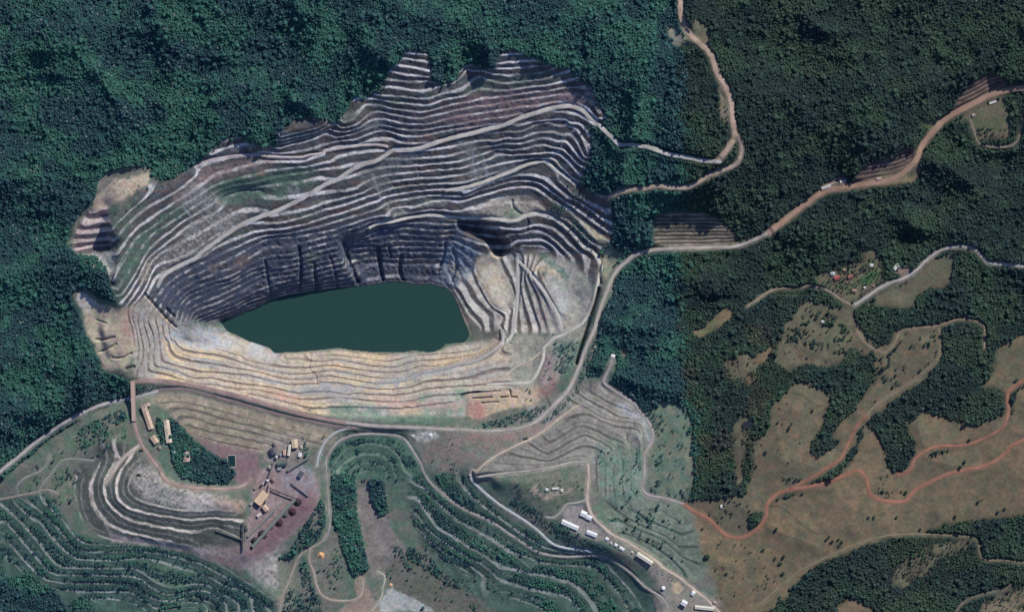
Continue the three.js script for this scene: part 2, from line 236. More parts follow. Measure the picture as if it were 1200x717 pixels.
const LEFT_LINES = [
  [10, y3([180,160, 200,210, 260,260, 310,320, 360,380, 420,400, 540,405, 640,400, 740,410, 850,430, 940,465, 1030,500, 1100,550, 1195,610, 1270,660])], [11, y3([250,210, 310,260, 350,310, 390,350, 440,370, 560,388, 700,392])],
  [9, y3([80,180, 180,245, 240,300, 290,360, 330,410, 400,435, 480,440, 600,435, 700,440, 820,465, 920,490, 990,525, 1080,570])], [8, y3([130,270, 190,310, 240,370, 300,430, 350,465, 420,475, 540,480, 640,465, 740,480, 850,515, 950,545, 1040,590, 1130,620, 1195,650])],
  [7, y3([20,230, 90,300, 170,390, 220,460, 280,510, 340,512, 420,515, 520,515, 620,515, 680,550, 740,590, 800,605, 900,590, 960,595, 1040,640, 1120,680])], [6, y3([20,290, 100,390, 180,480, 240,540, 340,545, 420,545, 540,550, 640,560, 700,600, 760,635, 850,630, 930,615, 1000,640, 1060,690])],
  [5, y3([20,370, 90,460, 190,560, 300,585, 390,585, 500,585, 600,590, 660,625, 720,660, 790,670, 900,650, 1000,690])], [4, y3([20,450, 90,530, 190,600, 300,615, 420,625, 520,625, 610,630, 680,680, 740,712])], [3, y3([420,655, 520,660, 620,680, 680,715])], [3, y3([740,712, 860,695, 950,700])],
];
const OVAL_LINES = [
  [0, y3([350,80, 340,170, 370,280, 430,350, 540,385, 700,402])], [0.6, y3([400,60, 380,150, 395,260, 450,330, 560,370])], [1, y3([470,0, 440,70, 420,130, 430,200, 460,260, 510,310, 590,345, 700,370, 800,395, 900,415])],
  [2, y3([560,0, 510,60, 485,110, 490,180, 530,240, 600,285, 700,310, 790,325, 890,345, 990,325, 1060,350, 1120,380])], [3, y3([590,10, 560,60, 540,110, 545,180, 590,225, 680,255, 780,270, 880,285, 990,280, 1090,285])], [4, y3([640,40, 610,90, 600,150, 640,190, 720,215, 800,235, 900,245, 1000,240, 1090,245])], [4.1, y3([680,60, 650,110, 660,160, 760,200, 900,225])],
];
const BOWL_LINES = [
  [5, bo([110,420, 150,310, 210,230, 300,185, 420,170, 550,175, 650,190, 700,230, 740,290, 790,370])], [4, bo([160,420, 250,300, 330,260, 440,240, 540,255, 610,300, 650,360, 670,430])], [3, bo([200,430, 270,360, 360,320, 450,310, 540,340, 600,400, 600,450])], [2, bo([300,430, 380,380, 480,380, 540,410, 555,450])], [1, bo([340,480, 380,440, 450,430, 510,460])],
];
const ROADSIDE_LINES = [ // striped cut slopes beside the eastern roads, rising away from the road
  ...[0, 1, 2, 3, 4, 5, 6, 7, 8].map(n => [n, P([766, 287 - n * 4.4, 800, 286.5 - n * 4.4, 830, 286 - n * 4.3, 880 - n * 3, 283 - n * 3.6])]),
];
const RS2 = [0, 1, 2, 3, 4, 5, 6].map(n => [n, ne([560 + n * 22, 480 - n * 45, 700 + n * 18, 420 - n * 45, 850 + n * 12, 340 - n * 42, 1020 - n * 4, 240 - n * 22])]);
const RS3 = [0, 1, 2, 3, 4, 5].map(n => [n, nm([470 + n * 20, 395 - n * 42, 640 + n * 8, 365 - n * 38, 800 + n * 8, 335 - n * 38, 920 + n * 6, 280 - n * 36, 1000, 220 - n * 30])]);
const RS4 = [0, 1, 2].map(n => [n, nm([170 + n * 10, 430 - n * 30, 280, 400 - n * 28, 390, 390 - n * 28])]);
const sr = tile(140, 440, 160);
const YARD_LINES = [[4, sr([320,230, 560,230, 740,270, 900,310, 1080,360, 1195,390, 1500,480, 1900,560])], [3, sr([430,290, 640,300, 800,350, 1000,410, 1195,450, 1500,540, 1850,620])], [2, sr([520,360, 640,370, 760,420, 900,450, 1050,480, 1195,510, 1450,590, 1750,650])], [1, sr([560,430, 740,490, 900,520, 1100,560, 1300,610])], [0, sr([600,500, 720,540, 900,590, 1060,620, 1195,640, 1320,660])]];
const WEST_LINES = [[4, k([190,440, 280,390, 350,380])], [3, k([145,545, 240,515, 340,510])], [2, k([80,620, 200,605, 330,590])], [1, k([20,690, 160,685, 340,670])], [0, l([20,185, 130,160, 240,135, 380,130])]];

const PIT_OUT = P([127,268, 140,250, 152,236, 168,222, 178,212, 200,212, 220,200, 232,190, 246,180, 256,168, 262,163, 282,160, 292,170, 312,173, 326,172, 327,156, 345,142, 360,139, 382,141, 392,146, 405,134, 415,116, 422,114, 426,119, 433,113, 448,105, 453,93, 460,80, 468,74, 478,60, 502,63, 503,72, 507,85, 503,96, 516,99, 536,95, 541,79, 553,77, 566,84, 583,82, 582,70, 590,61, 605,61, 626,71, 642,77, 652,81, 668,82, 673,90, 690,100, 694,108, 703,125, 712,138, 700,146, 690,150, 693,170, 692,186, 684,203, 678,216, 690,225, 700,228, 713,231, 716,250, 719,275, 716,284, 704,288, 708,300, 706,318, 700,336]);
const R_N = [...PIT_OUT, ...P([690,330, 684,318, 672,306, 655,302, 640,296, 620,296, 600,296, 585,296, 570,296, 560,300, 550,315, 540,328, 530,336]), ...P([487,334, 470,331, 440,333, 408,337, 378,340, 345,344, 316,352, 290,364, 275,371, 262,375, 240,378, 220,374, 206,383, 190,366, 172,346, 158,356, 146,362, 138,352, 131,335, 128,318, 124,300])];
const R_S = P([146,362, 158,356, 172,346, 190,366, 206,383, 225,384, 250,390, 266,390, 280,396, 292,402, 305,406, 316,410, 321,416, 330,415, 372,412, 400,410, 432,414, 470,415, 505,415, 530,405, 549,402, 575,398, 590,386, 600,400, 598,420, 600,445, 600,452, 560,462, 545,468, 545,488, 500,486, 440,488, 380,486, 330,478, 290,467, 240,455, 200,447, 165,445, 157,440, 156,420, 152,400, 148,380]);
const R_E = P([530,338, 540,326, 550,314, 556,302, 570,297, 600,298, 630,300, 640,305, 652,318, 660,340, 664,365, 662,386, 645,390, 620,390, 602,390, 590,386, 566,388, 556,380, 545,380, 536,360]);
const R_DUMP = P([610,475, 650,466, 673,455, 690,446, 706,448, 716,460, 738,470, 752,483, 764,500, 767,515, 762,526, 757,560, 748,580, 725,585, 704,580, 695,560, 690,548, 660,548, 620,555, 570,560, 560,552, 575,535, 610,522, 640,510, 630,495]);
const R_SLOPE = P([706,588, 720,586, 757,582, 790,592, 808,606, 818,640, 824,672, 812,682, 795,672, 770,657, 735,634, 714,616]);
const R_HILL = P([478,585, 478,560, 498,556, 545,552, 560,575, 600,610, 640,630, 690,646, 730,672, 768,700, 775,725, 560,725, 540,690, 510,660, 490,630]);
const R_LEFT = P([-40,600, 20,582, 46,575, 62,588, 80,620, 110,634, 170,638, 230,650, 270,668, 320,700, 322,725, 60,725, 50,685, 20,690, -40,690]);
const R_OVAL = P([84,560, 100,530, 118,518, 140,516, 152,525, 172,545, 200,570, 280,590, 285,600, 284,620, 290,640, 240,640, 190,640, 120,632, 95,605]);
const R_BOWL = P([378,548, 392,524, 420,512, 450,508, 475,512, 492,535, 495,560, 470,562, 430,566, 400,560]);

// terrace(): distance from a smooth slope to its benches. b: half width of the level part, ditch: depth of the drain along it
const REGIONS = [
  { key: 'north', lines: N_LINES, poly: R_N, dh: 13, b: 0.13, ditch: 0, feather: 2, rough: 1.0, berm: [0.45, 0.43, 0.415], face: [0.080, 0.076, 0.078], named: 'pit_wall', elev: f => f * 12 },  // face colour darkened to deepen the shade between benches
  { key: 'south', lines: S_LINES, poly: R_S, dh: 11, b: 0.12, ditch: 3.4, feather: 2, rough: 0.4, berm: [0.17, 0.135, 0.115], face: [0.385, 0.33, 0.26], named: 'pit_slope', elev: f => f * 11, elevFrom: 215 },
  { key: 'east', lines: E_LINES, poly: R_E, dh: 7.5, b: 0.27, ditch: 0, feather: 2, rough: 0.4, berm: [0.46, 0.425, 0.37], face: [0.165, 0.145, 0.12], named: 'in_pit_dump' },
  { key: 'dump', lines: DUMP_LINES, poly: R_DUMP, dh: 4.5, b: 0.085, ditch: 2.4, feather: 4, rough: 0.3, berm: [0.105, 0.09, 0.082], face: [0.20, 0.195, 0.17], named: 'waste_dump' },
  { key: 'slope', lines: SLOPE_LINES, poly: R_SLOPE, dh: 4, b: 0.085, ditch: 3, feather: 4, rough: 0.3, berm: [0.03, 0.065, 0.055], face: [0.125, 0.150, 0.118], named: 'grass_terraces' },
  { key: 'hill', lines: HILL_LINES, poly: R_HILL, dh: 8, b: 0.09, ditch: 0, feather: 4, rough: 0.6, berm: [0.19, 0.205, 0.185], face: [0.048, 0.088, 0.070], named: 'hillside_terraces' },
  { key: 'left', lines: LEFT_LINES, poly: R_LEFT, dh: 7, b: 0.075, ditch: 0, feather: 4, rough: 0.5, berm: [0.215, 0.23, 0.205], face: [0.046, 0.092, 0.074], named: 'terraced_hillside' },
  { key: 'oval', lines: OVAL_LINES, poly: R_OVAL, dh: 14, b: 0.09, ditch: 0, feather: 3, rough: 0.4, berm: [0.46, 0.41, 0.355], face: [0.078, 0.088, 0.075], named: 'spoil_heap' },
  { key: 'bowl', lines: BOWL_LINES, poly: R_BOWL, dh: 7, b: 0.07, ditch: 0, feather: 3, rough: 0.4, berm: [0.19, 0.225, 0.19], face: [0.055, 0.125, 0.088], named: 'terraced_bowl' },
  { key: 'cut1', lines: ROADSIDE_LINES, poly: P([766,286, 768,252, 790,248, 822,250, 845,258, 860,272, 868,282, 850,286, 800,289]), dh: 4.2, b: 0.2, ditch: 0, feather: 3, rough: 0.2, berm: [0.19, 0.15, 0.12], face: [0.058, 0.058, 0.046], named: 'cut_slope' },
  { key: 'cut2', lines: RS2, poly: ne([570,490, 590,400, 640,290, 750,200, 880,120, 970,130, 1030,200, 1010,250, 850,350, 700,430]), dh: 4.5, b: 0.22, ditch: 0, feather: 2, rough: 0.2, berm: [0.17, 0.11, 0.085], face: [0.055, 0.045, 0.042], named: 'cut_slope' },
  { key: 'cut3', lines: RS3, poly: nm([460,400, 500,310, 620,220, 730,180, 830,190, 880,100, 990,110, 1040,160, 1010,230, 900,290, 700,370]), dh: 4.5, b: 0.22, ditch: 0, feather: 2, rough: 0.2, berm: [0.15, 0.10, 0.08], face: [0.05, 0.04, 0.04], named: 'cut_slope' },
  { key: 'cut4', lines: RS4, poly: nm([160,460, 200,400, 350,330, 410,380, 400,410, 260,440]), dh: 4, b: 0.25, ditch: 0, feather: 1, rough: 0.2, berm: [0.19, 0.15, 0.13], face: [0.06, 0.05, 0.045], named: 'cut_slope' },
  { key: 'yard', lines: YARD_LINES, poly: P([178,466, 195,462, 250,469, 330,491, 395,508, 388,520, 352,522, 326,524, 300,528, 262,521, 232,510, 212,497, 196,482]), dh: 3.4, b: 0.15, ditch: 2, feather: 3, rough: 0.3, berm: [0.10, 0.095, 0.08], face: [0.27, 0.225, 0.165], named: 'yard_slope' },
  { key: 'west', lines: WEST_LINES, poly: P([84,285, 90,268, 104,248, 126,240, 130,262, 131,290, 110,294, 90,296]), dh: 9, b: 0.2, ditch: 0, feather: 2, rough: 0.6, berm: [0.42, 0.34, 0.31], face: [0.11, 0.085, 0.095], named: 'quarry_step' },
];
// ---------------------------------------------------------------- roads: name, width in pixels, colour, line, length over which the grade is evened out
const plt = tile(350, 620, 160), pas = tile(900, 360, 300), par = tile(900, 537, 300);
const ROADS = [
  ['haul_road', 4.6, [0.37, 0.345, 0.315], P([845,190, 825,189, 800,184, 780,180, 760,173, 740,170, 727,170, 716,161, 706,151, 697,142, 690,137, 681,129, 668,125, 652,126, 636,130, 620,135, 604,141, 588,148, 570,152, 550,157, 530,162, 510,168, 495,173, 480,175, 465,175, 455,180, 440,189, 425,193, 408,202, 395,211, 380,217, 362,228, 348,236, 334,243, 320,249, 305,254, 290,260, 280,265, 268,273, 256,281, 245,289, 236,296, 228,303, 215,309, 200,317, 190,325, 184,337]), 30],
  ['bench_road', 2.6, [0.38, 0.33, 0.32], [...c([0,490, 60,460, 140,430, 250,410, 400,390, 540,385, 650,400, 780,405, 920,405, 1000,385, 1100,375]), ...d([0,285, 100,260, 230,240, 380,225, 480,225, 560,240])], 30],
  ['bench_road', 3.3, [0.46, 0.43, 0.37], [...g([390,350, 480,310, 600,295, 700,270, 800,250, 950,235]), ...h([0,255, 150,265, 300,265, 450,285, 560,285, 640,245, 740,225, 840,240, 930,290, 1010,360, 1080,430, 1150,520]), ...p([540,20, 590,80, 635,160, 620,240, 595,350, 570,470, 520,590, 470,660]), ...q([840,70, 760,120, 680,165, 600,195, 540,250, 500,290, 500,360, 470,450, 430,530, 380,580, 280,590, 150,595, 0,605])], 25],
  ['bench_road', 3.6, [0.44, 0.41, 0.36], e([-60,620, 130,590, 250,555, 400,500, 520,455, 620,410, 720,380, 820,368, 900,430, 1000,510, 1085,575]), 20],
  ['pit_ramp', 3.4, [0.40, 0.38, 0.35], o([572,60, 576,250, 575,400, 560,560, 540,715, 500,800, 430,850, 420,880]), 25],
  ['pit_ramp', 2.6, [0.40, 0.38, 0.35], o([585,120, 680,220, 760,330, 840,440, 920,580, 960,700]), 25],
  ['pit_ramp', 2.2, [0.42, 0.36, 0.28], q([500,290, 440,350, 370,400, 290,430, 220,480, 170,530, 110,560]), 20],
  ['pit_ramp', 2.6, [0.30, 0.29, 0.28], t([0,440, 150,432, 280,410, 360,365, 430,342, 560,325, 700,285, 760,275, 880,250, 990,190, 1060,140, 1110,90, 1115,0, 1080,-60]), 20],
  ['eastern_dirt_road', 6.0, [0.27, 0.17, 0.12], P([1240,100, 1200,103, 1180,106, 1160,112, 1140,122, 1120,132, 1105,142, 1092,156, 1080,172, 1075,185, 1066,196, 1055,205, 1040,212, 1020,215, 1000,218, 980,221, 965,225, 950,235, 930,250, 915,262, 900,273]), 30],
  ['valley_road', 3.6, [0.34, 0.30, 0.26], P([900,273, 880,283, 860,289, 830,290, 800,291, 775,292, 760,294, 745,298, 735,306, 725,315, 718,325, 712,340, 706,355, 701,370, 697,385, 690,400, 684,415, 680,427, 676,436, 670,450, 662,462, 650,474, 640,484, 628,494, 615,500, 600,503, 580,505, 560,505, 545,504, 520,503, 490,501, 460,500, 440,499, 420,497, 405,495]), 40],
  ['red_haul_road', 4.4, [0.27, 0.185, 0.165], P([405,495, 370,489, 330,479, 290,467, 250,457, 215,450, 190,446.5, 170,446, 155,448]), 30],
  ['western_road', 3.2, [0.33, 0.31, 0.30], P([-40,590, 0,552, 20,536, 40,519, 60,505, 75,495, 95,484, 120,474, 145,468, 165,464, 185,458]), 30],
  ['rail_bed', 2.6, [0.17, 0.125, 0.125], P([185,458, 205,455.5, 225,458, 250,464.5, 275,471.5, 305,480, 340,489, 370,495, 395,500, 418,502]), 30],
  ['plant_road', 3.6, [0.31, 0.225, 0.19], P([156,492, 159,505, 165,520, 175,535, 185,548, 192,560, 203,568, 220,571, 245,572.5, 270,572.5, 286,568, 294,560]), 25],
  ['sand_track', 3.6, [0.42, 0.35, 0.29], P([163,522, 149,532, 138,544, 130,556, 124,566]), 15],
  ['access_road', 1.9, [0.36, 0.37, 0.36], bo([65,400, 80,320, 120,230, 200,160, 300,125]), 20],
  ['access_road', 1.9, [0.28, 0.255, 0.23], [...P([380,632, 384,625, 386,612, 385,598]), ...bo([140,560, 130,380, 150,310, 210,230, 300,185, 420,170, 550,175, 650,190, 700,230, 740,290, 790,370, 820,450, 880,530, 990,620]), ...x2([290,165, 420,240, 560,300, 680,380, 800,460, 900,520, 980,540]), ...b7([250,460, 400,455, 480,480, 560,540, 620,600, 700,650, 730,700])], 25],
  ['hillside_road', 1.9, [0.42, 0.43, 0.42], [...P([551,556]), ...x2([440,20, 500,80, 570,140, 650,200, 800,295, 900,370, 1020,470, 1195,505]), ...w([400,495])], 25],
  ['tan_track', 2.2, [0.42, 0.35, 0.27], [...P([551,556, 553,551]), ...v([110,290, 170,240, 250,185, 330,145, 400,110, 470,80]), ...P([633,508, 645,499, 660,487, 673,478, 679,476])], 20],
  ['platform_road', 3.0, [0.42, 0.34, 0.27], P([688,543, 690,553, 689,570, 688,584, 691,598, 698,609, 707,617, 717,626, 734,635, 754,647, 767,656, 780,667, 795,676, 805,684, 815,692, 830,704, 850,725]), 30],
  ['platform_road', 2.0, [0.33, 0.31, 0.26], v([110,335, 300,310, 480,290, 650,260, 750,235, 840,238]), 20],
  ['platform_road', 1.7, [0.35, 0.32, 0.27], P([688,585, 676,589, 664,591, 657,600, 649,606, 640,606]), 15],
  ['dump_road', 2.5, [0.30, 0.26, 0.245], P([718,418, 716,428, 711,438, 708,448, 716,455, 728,463, 742,472, 750,482, 757,490, 764,502, 765,515, 760,525, 756,532, 755,560, 753,572, 760,580, 775,583, 790,587, 802,591]), 25],
  ['red_dirt_road', 3.9, [0.255, 0.118, 0.076], P([802,591, 815,600, 826,605, 835,612, 845,622, 856,629, 868,630, 880,626, 892,616, 898,604, 899,592, 905,584, 915,577, 930,573, 945,571, 960,568, 975,564, 990,557, 1003,552, 1010,553, 1016,562, 1019,575, 1025,583, 1040,587, 1060,587, 1068,580, 1076,572, 1090,565, 1110,556, 1130,551, 1150,547, 1165,541, 1180,530, 1190,520, 1240,500]), 25],
  ['red_dirt_road', 3.0, [0.23, 0.108, 0.07], P([925,574, 940,566, 955,558, 970,548, 985,538, 992,525, 998,513, 1005,499, 1012,491, 1016,488]), 20],
  ['red_dirt_road', 3.3, [0.245, 0.114, 0.074], P([1052,556, 1060,555, 1067,550, 1073,538, 1086,528, 1101,523, 1126,522, 1143,518, 1163,509, 1178,497, 1182,480, 1181,465, 1189,453, 1240,420]), 20],
  ['hamlet_road', 2.6, [0.36, 0.32, 0.28], P([1240,314, 1200,312, 1180,310, 1160,308, 1152,302, 1145,294, 1137,290, 1120,289, 1100,295, 1085,306, 1075,316, 1060,326, 1045,331, 1032,337, 1022,344, 1010,352, 1002,357]), 20],
  ['hamlet_lane', 1.6, [0.24, 0.19, 0.145], P([876,359, 886,352, 896,345, 906,340, 920,338, 935,338, 948,335, 955,336, 965,338, 975,343, 986,351, 997,357]), 20],
  ['pasture_track', 1.2, [0.25, 0.19, 0.13], pas([420,110, 460,170, 540,210, 590,170, 620,115, 700,95, 780,90, 880,60, 950,60, 1010,90, 1010,190]), 15],
  ['pasture_track', 1.1, [0.21, 0.16, 0.11], pas([800,100, 805,180, 790,250, 720,310, 640,370, 560,420, 480,480, 460,510]), 15],
  ['pasture_track', 1.3, [0.20, 0.16, 0.10], par([-60,700, 0,650, 80,580, 160,520, 300,450, 420,400, 540,365, 640,355, 740,355, 860,360, 960,370, 985,400, 990,440, 1020,475, 1100,475, 1260,495]), 20],
  ['pasture_track', 1.1, [0.15, 0.13, 0.10], par([880,717, 920,670, 1000,635, 1100,615, 1140,590]), 15],
  ['upper_dirt_road', 5.6, [0.35, 0.255, 0.185], P([797,-40, 797,0, 797,15, 800,28, 808,42, 820,52, 832,65, 838,82, 843,92, 850,102, 855,115, 857,130, 859,148, 860,160, 855,170, 850,178, 842,188]), 30],
  ['upper_dirt_road', 4.2, [0.34, 0.26, 0.20], P([862,158, 868,172, 867,185, 860,194, 845,200, 830,206, 818,214, 805,220, 790,220, 770,218, 755,221, 740,222, 725,226, 712,232]), 30],
  ['farm_track', 1.3, [0.22, 0.18, 0.13], P([1137,141, 1142,155, 1147,168, 1160,172, 1180,172, 1192,165, 1199,140]), 20],
  ['quarry_track', 1.8, [0.29, 0.245, 0.205], [...plt([240,40, 200,110, 100,170]), ...P([350,652, 343,668, 337,684, 330,700, 326,725])], 20],
  ['quarry_track', 2.4, [0.30, 0.24, 0.20], plt([100,180, 90,280, 130,380, 150,480, 190,570, 270,620, 400,630, 490,620, 550,560, 560,430]), 20],
  ['quarry_track', 1.6, [0.36, 0.34, 0.27], plt([690,370, 750,420, 740,500, 720,600, 640,720]), 15],
  ['forest_path', 1.2, [0.28, 0.24, 0.20], P([66,578, 54,574, 40,577, 0,585, -40,592]), 15],
  ['hillside_track', 1.3, [0.25, 0.25, 0.22], P([20,580, 19,570, 28,560, 46,552, 56,540, 57,532]), 15],
  ['hillside_track', 1.4, [0.25, 0.25, 0.22], P([45,577, 47,570, 55,560, 65,547, 74,539, 90,538, 108,540]), 15],
];

// ---------------------------------------------------------------- height of the land, in metres above the pit lake
console.log('heights');
const cw = GW / 2, ch = GH / 2, bv = new Float32Array(cw * ch), bf = new Uint8Array(cw * ch);
const setH = (x, y, z) => { const i = ((x - X0) / 2) | 0, jj = ((y - Y0) / 2) | 0; if (i < 0 || jj < 0 || i >= cw || jj >= ch) return; const n = jj * cw + i; bv[n] = bf[n] ? (bv[n] + z) / 2 : z; bf[n] = 1; };
const hline = (pts, z0, z1 = z0) => { const sp = spline(pts, 1), n = sp.length - 1; sp.forEach((q, n2) => setH(q[0], q[1], lerp(z0, z1, n2 / n))); };
const pad = (poly, z) => { const B = bounds(poly, 0); for (let y = B[1]; y <= B[3]; y += 2) for (let x = B[0]; x <= B[2]; x += 2) if (inPoly(poly, x, y)) setH(x, y, z); };
for (const R of REGIONS) if (R.elev) for (const [ph, pts] of R.lines) { const sp = spline(pts, 1); for (const q of sp) if (!R.elevFrom || q[0] > R.elevFrom) setH(q[0], q[1], R.elev(ph)); }
pad(LAKE, -14); hline([...LAKE, LAKE[0]], -2);
for (const [x, y, z] of [
  [0,0,330], [-200,-150,300], [150,0,380], [300,0,430], [450,0,460], [600,0,450], [700,30,420], [780,60,370], [-200,300,260], [0,120,290], [60,60,350], [0,230,230], [140,172,240], [120,140,290], [200,120,330], [60,180,255], [100,200,235], [60,300,210], [20,340,230], [90,330,190],
  [0,420,170], [60,420,190], [100,450,140], [40,470,160], [0,500,150], [110,400,180], [-200,600,60], [-200,800,-10], [0,700,10], [30,717,0], [150,717,12], [250,717,15], [100,800,-10], [400,800,10], [700,820,40], [900,820,110], [1300,820,120], [1500,500,190], [1500,200,300], [1500,-150,380], [1100,-150,420], [700,-150,470], [300,-150,460],
  [720,100,360], [780,140,330], [830,100,340], [760,195,265], [740,205,240], [700,200,235], [740,260,170], [760,245,175], [900,120,330], [1000,60,340], [1100,60,310], [1200,30,330], [950,180,260], [1020,140,270], [900,230,190], [840,240,195], [1000,190,210], [1150,170,190], [1190,200,170], [1100,240,150], [1000,260,135], [900,310,120], [840,330,135], [780,340,125], [740,340,122], [720,390,104], [740,375,112], [780,370,105], [820,385,98],
  [860,370,108], [900,360,100], [870,420,125], [820,440,118], [780,440,102], [740,440,92], [770,490,100], [800,540,105], [850,500,118], [840,560,98], [870,560,95], [880,480,120], [930,480,140], [920,540,128], [985,450,112], [975,520,112], [1040,440,140], [960,400,125], [1000,390,118], [1080,400,145], [1120,420,130], [1180,400,165], [1100,480,122], [1050,520,118], [1130,500,138], [1200,470,165], [1200,560,150], [1100,600,140], [1000,620,142], [940,620,132], [880,650,118], [850,660,112], [900,700,110], [980,690,95], [1080,650,115], [1120,680,90], [1200,640,110], [1200,710,100], [1080,720,100], [820,640,108], [1180,260,150], [1060,280,120], [1000,300,112], [960,320,108], [1060,345,120],
]) setH(x, y, z);
// roads and yards whose height is known
hline(P([900,273, 860,289, 800,291, 745,298]), 145, 128); hline(P([745,298, 718,325, 706,355, 690,400, 676,436]), 128, 112); hline(P([676,436, 640,484, 600,503, 500,501, 405,495]), 112, 104); hline(P([405,495, 330,479, 250,457, 155,448]), 104, 112);
hline(P([700,345, 694,362, 690,378, 684,396, 677,412, 673,424]), 104, 103); hline(P([712,300, 705,330, 699,345]), 118, 108);
hline(P([1200,103, 1140,122, 1092,156, 1066,196, 1000,218, 950,235, 900,273]), 215, 145);
hline(P([797,0, 800,28, 832,65, 855,115, 860,160, 845,190]), 390, 285); hline(P([845,190, 780,180, 727,170, 697,142]), 285, 290); hline(P([868,175, 845,200, 805,220, 755,221, 712,232]), 282, 205);
hline(P([0,552, 40,519, 95,484, 165,464, 205,455, 275,472, 340,489, 418,502]), 92, 101); hline(P([120,385, 130,420, 150,440]), 190, 125); hline(P([82,290, 95,270, 110,250]), 205, 225); hline(P([100,350, 115,380, 122,410, 140,432]), 190, 135);
hline(P([130,215, 160,200, 178,200]), 262); hline(P([124,300, 128,318, 138,352]), 225, 205);
pad(P([205,500, 235,520, 290,530, 300,560, 270,566, 215,560, 200,530]), 103); pad(P([330,545, 355,540, 368,560, 366,590, 340,600, 300,645, 285,655, 290,640, 330,590]), 98); pad(P([310,512, 355,512, 360,535, 320,545, 305,540]), 103); pad(P([172,490, 185,490, 200,525, 190,535]), 108);
hline(P([156,492, 175,535, 203,568, 286,568]), 112, 102);
pad(P([170,560, 200,566, 240,582, 270,590, 268,596, 200,590, 165,580, 155,565]), 126); // spoil heap top
hline(OVAL_LINES[2][1], 86); hline(OVAL_LINES[3][1], 99); hline(OVAL_LINES[4][1], 112); hline(OVAL_LINES[0][1], 74); hline(P([128,520, 145,516]), 108);
for (const [n2, z] of [[0, 70], [2, 63], [3, 56], [4, 49], [5, 42], [6, 35], [7, 28], [8, 21]]) hline(LEFT_LINES[n2][1], z);
for (const [ph, pts] of HILL_LINES) hline(pts, 34 + ph * 8);
for (const [ph, pts] of BOWL_LINES) hline(pts, 54 + ph * 7); pad(P([425,565, 440,600, 445,650, 430,660, 420,610, 416,580]), 50); pad(P([445,660, 500,660, 530,690, 560,720, 450,720]), 40); pad(P([330,650, 350,680, 345,717, 330,690]), 55); pad(P([395,590, 415,590, 420,650, 400,650]), 62); hline(P([386,600, 384,625, 370,640, 364,665, 385,703]), 78, 50);
for (const [ph, pts] of DUMP_LINES) hline(pts, 92 + ph * 4.5); pad(P([600,562, 640,556, 684,550, 684,572, 640,576, 612,572]), 134); pad(P([655,596, 680,590, 692,605, 715,628, 750,650, 760,665, 730,650, 690,632, 662,622]), 120); hline(P([689,570, 691,598, 717,626, 754,647, 795,676, 830,704]), 131, 110); pad(P([770,680, 800,678, 850,705, 850,740, 790,740, 775,710]), 112);
for (const [ph, pts] of SLOPE_LINES) hline(pts, 112 - (ph - 2) * 3.2);
hline(P([708,448, 742,472, 764,502, 756,532, 755,560, 760,580, 802,591]), 96, 88); hline(P([802,591, 856,629, 892,616, 905,584, 960,568, 1010,553]), 88, 125);
for (const [key, z] of [['cut1', 132], ['cut2', 205], ['cut3', 178], ['cut4', 160]]) { const R = REGIONS.find(q => q.key === key); for (const [ph, pts] of R.lines) hline(pts, z + ph * R.dh * 0.9); }
for (const [ph, pts] of WEST_LINES) hline(pts, 198 + ph * 9);
hline(E_LINES[0][1], 6); hline(E_LINES[1][1], 15); hline(E_LINES[2][1], 25); pad(o([240,200, 370,120, 500,350, 510,520, 400,530, 300,400]), 34); hline(o([460,60, 500,150, 550,270]), 44); hline(o([570,80, 575,400, 540,715]), 52, 36); for (const [n2, z] of [[7, 44], [8, 54], [9, 64], [10, 74], [11, 84]]) hline(E_LINES[n2][1], z - 4, z); pad(o([870,280, 1000,400, 1120,450, 1100,620, 980,650, 920,520]), 86); hline(i2([0,640, 130,640, 240,700]), 62, 78);
hline(P([597,420, 600,450, 560,455, 545,488]), 66, 92); hline(q([560,120, 500,360, 380,580]), 82, 74); hline(P([640,440, 625,470, 590,486, 550,490]), 92, 96);
membrane(cw, ch, bv, bf, 60);
const BASE = new Field([X0, Y0, X1 - 1, Y1 - 1]);
{ const half = { x0: 0, y0: 0, w: cw, h: ch, d: bv }; Field.prototype.blur.call(half, 1);
  for (let y = 0; y < GH; y++) for (let x = 0; x < GW; x++) { const i = clamp((x - 0.5) / 2, 0, cw - 1.001), jj = clamp((y - 0.5) / 2, 0, ch - 1.001), i0 = i | 0, j0 = jj | 0, uu = i - i0, vv = jj - j0, n = j0 * cw + i0; BASE.d[y * GW + x] = (half.d[n] * (1 - uu) + half.d[n + 1] * uu) * (1 - vv) + (half.d[n + cw] * (1 - uu) + half.d[n + cw + 1] * uu) * vv; } }

console.log('terraces');
const ter = (ph, b) => { const n = Math.round(ph), f2 = ph - n, af = Math.abs(f2); return n + (af < b ? 0 : Math.sign(f2) * 0.5 * (af - b) / (0.5 - b)); };
for (const R of REGIONS) {
  const box = bounds(R.poly, 6); R.mask = fillMask(R.poly, R.feather, new Field(box));
  const F = R.phi = new Field(box), fix = new Uint8Array(F.d.length);
  for (const [ph, pts] of R.lines) for (const q of spline(pts, 0.5)) { const i = Math.round(q[0] - F.x0), jj = Math.round(q[1] - F.y0); if (i < 0 || jj < 0 || i >= F.w || jj >= F.h) continue; const n = jj * F.w + i; F.d[n] = fix[n] ? (F.d[n] + ph) / 2 : ph; fix[n] = 1; }
  membrane(F.w, F.h, F.d, fix, 60);
  F.blur(1);
}
const MINE = new Field([X0, Y0, X1 - 1, Y1 - 1]);  // 1 where people have cut the land: no wild relief there
const stamp = (poly, val) => { const B = bounds(poly, 1); for (let y = B[1]; y < B[3]; y++) for (let x = B[0]; x < B[2]; x++) if (inPoly(poly, x, y)) MINE.d[(y - Y0) * GW + x - X0] = val; };
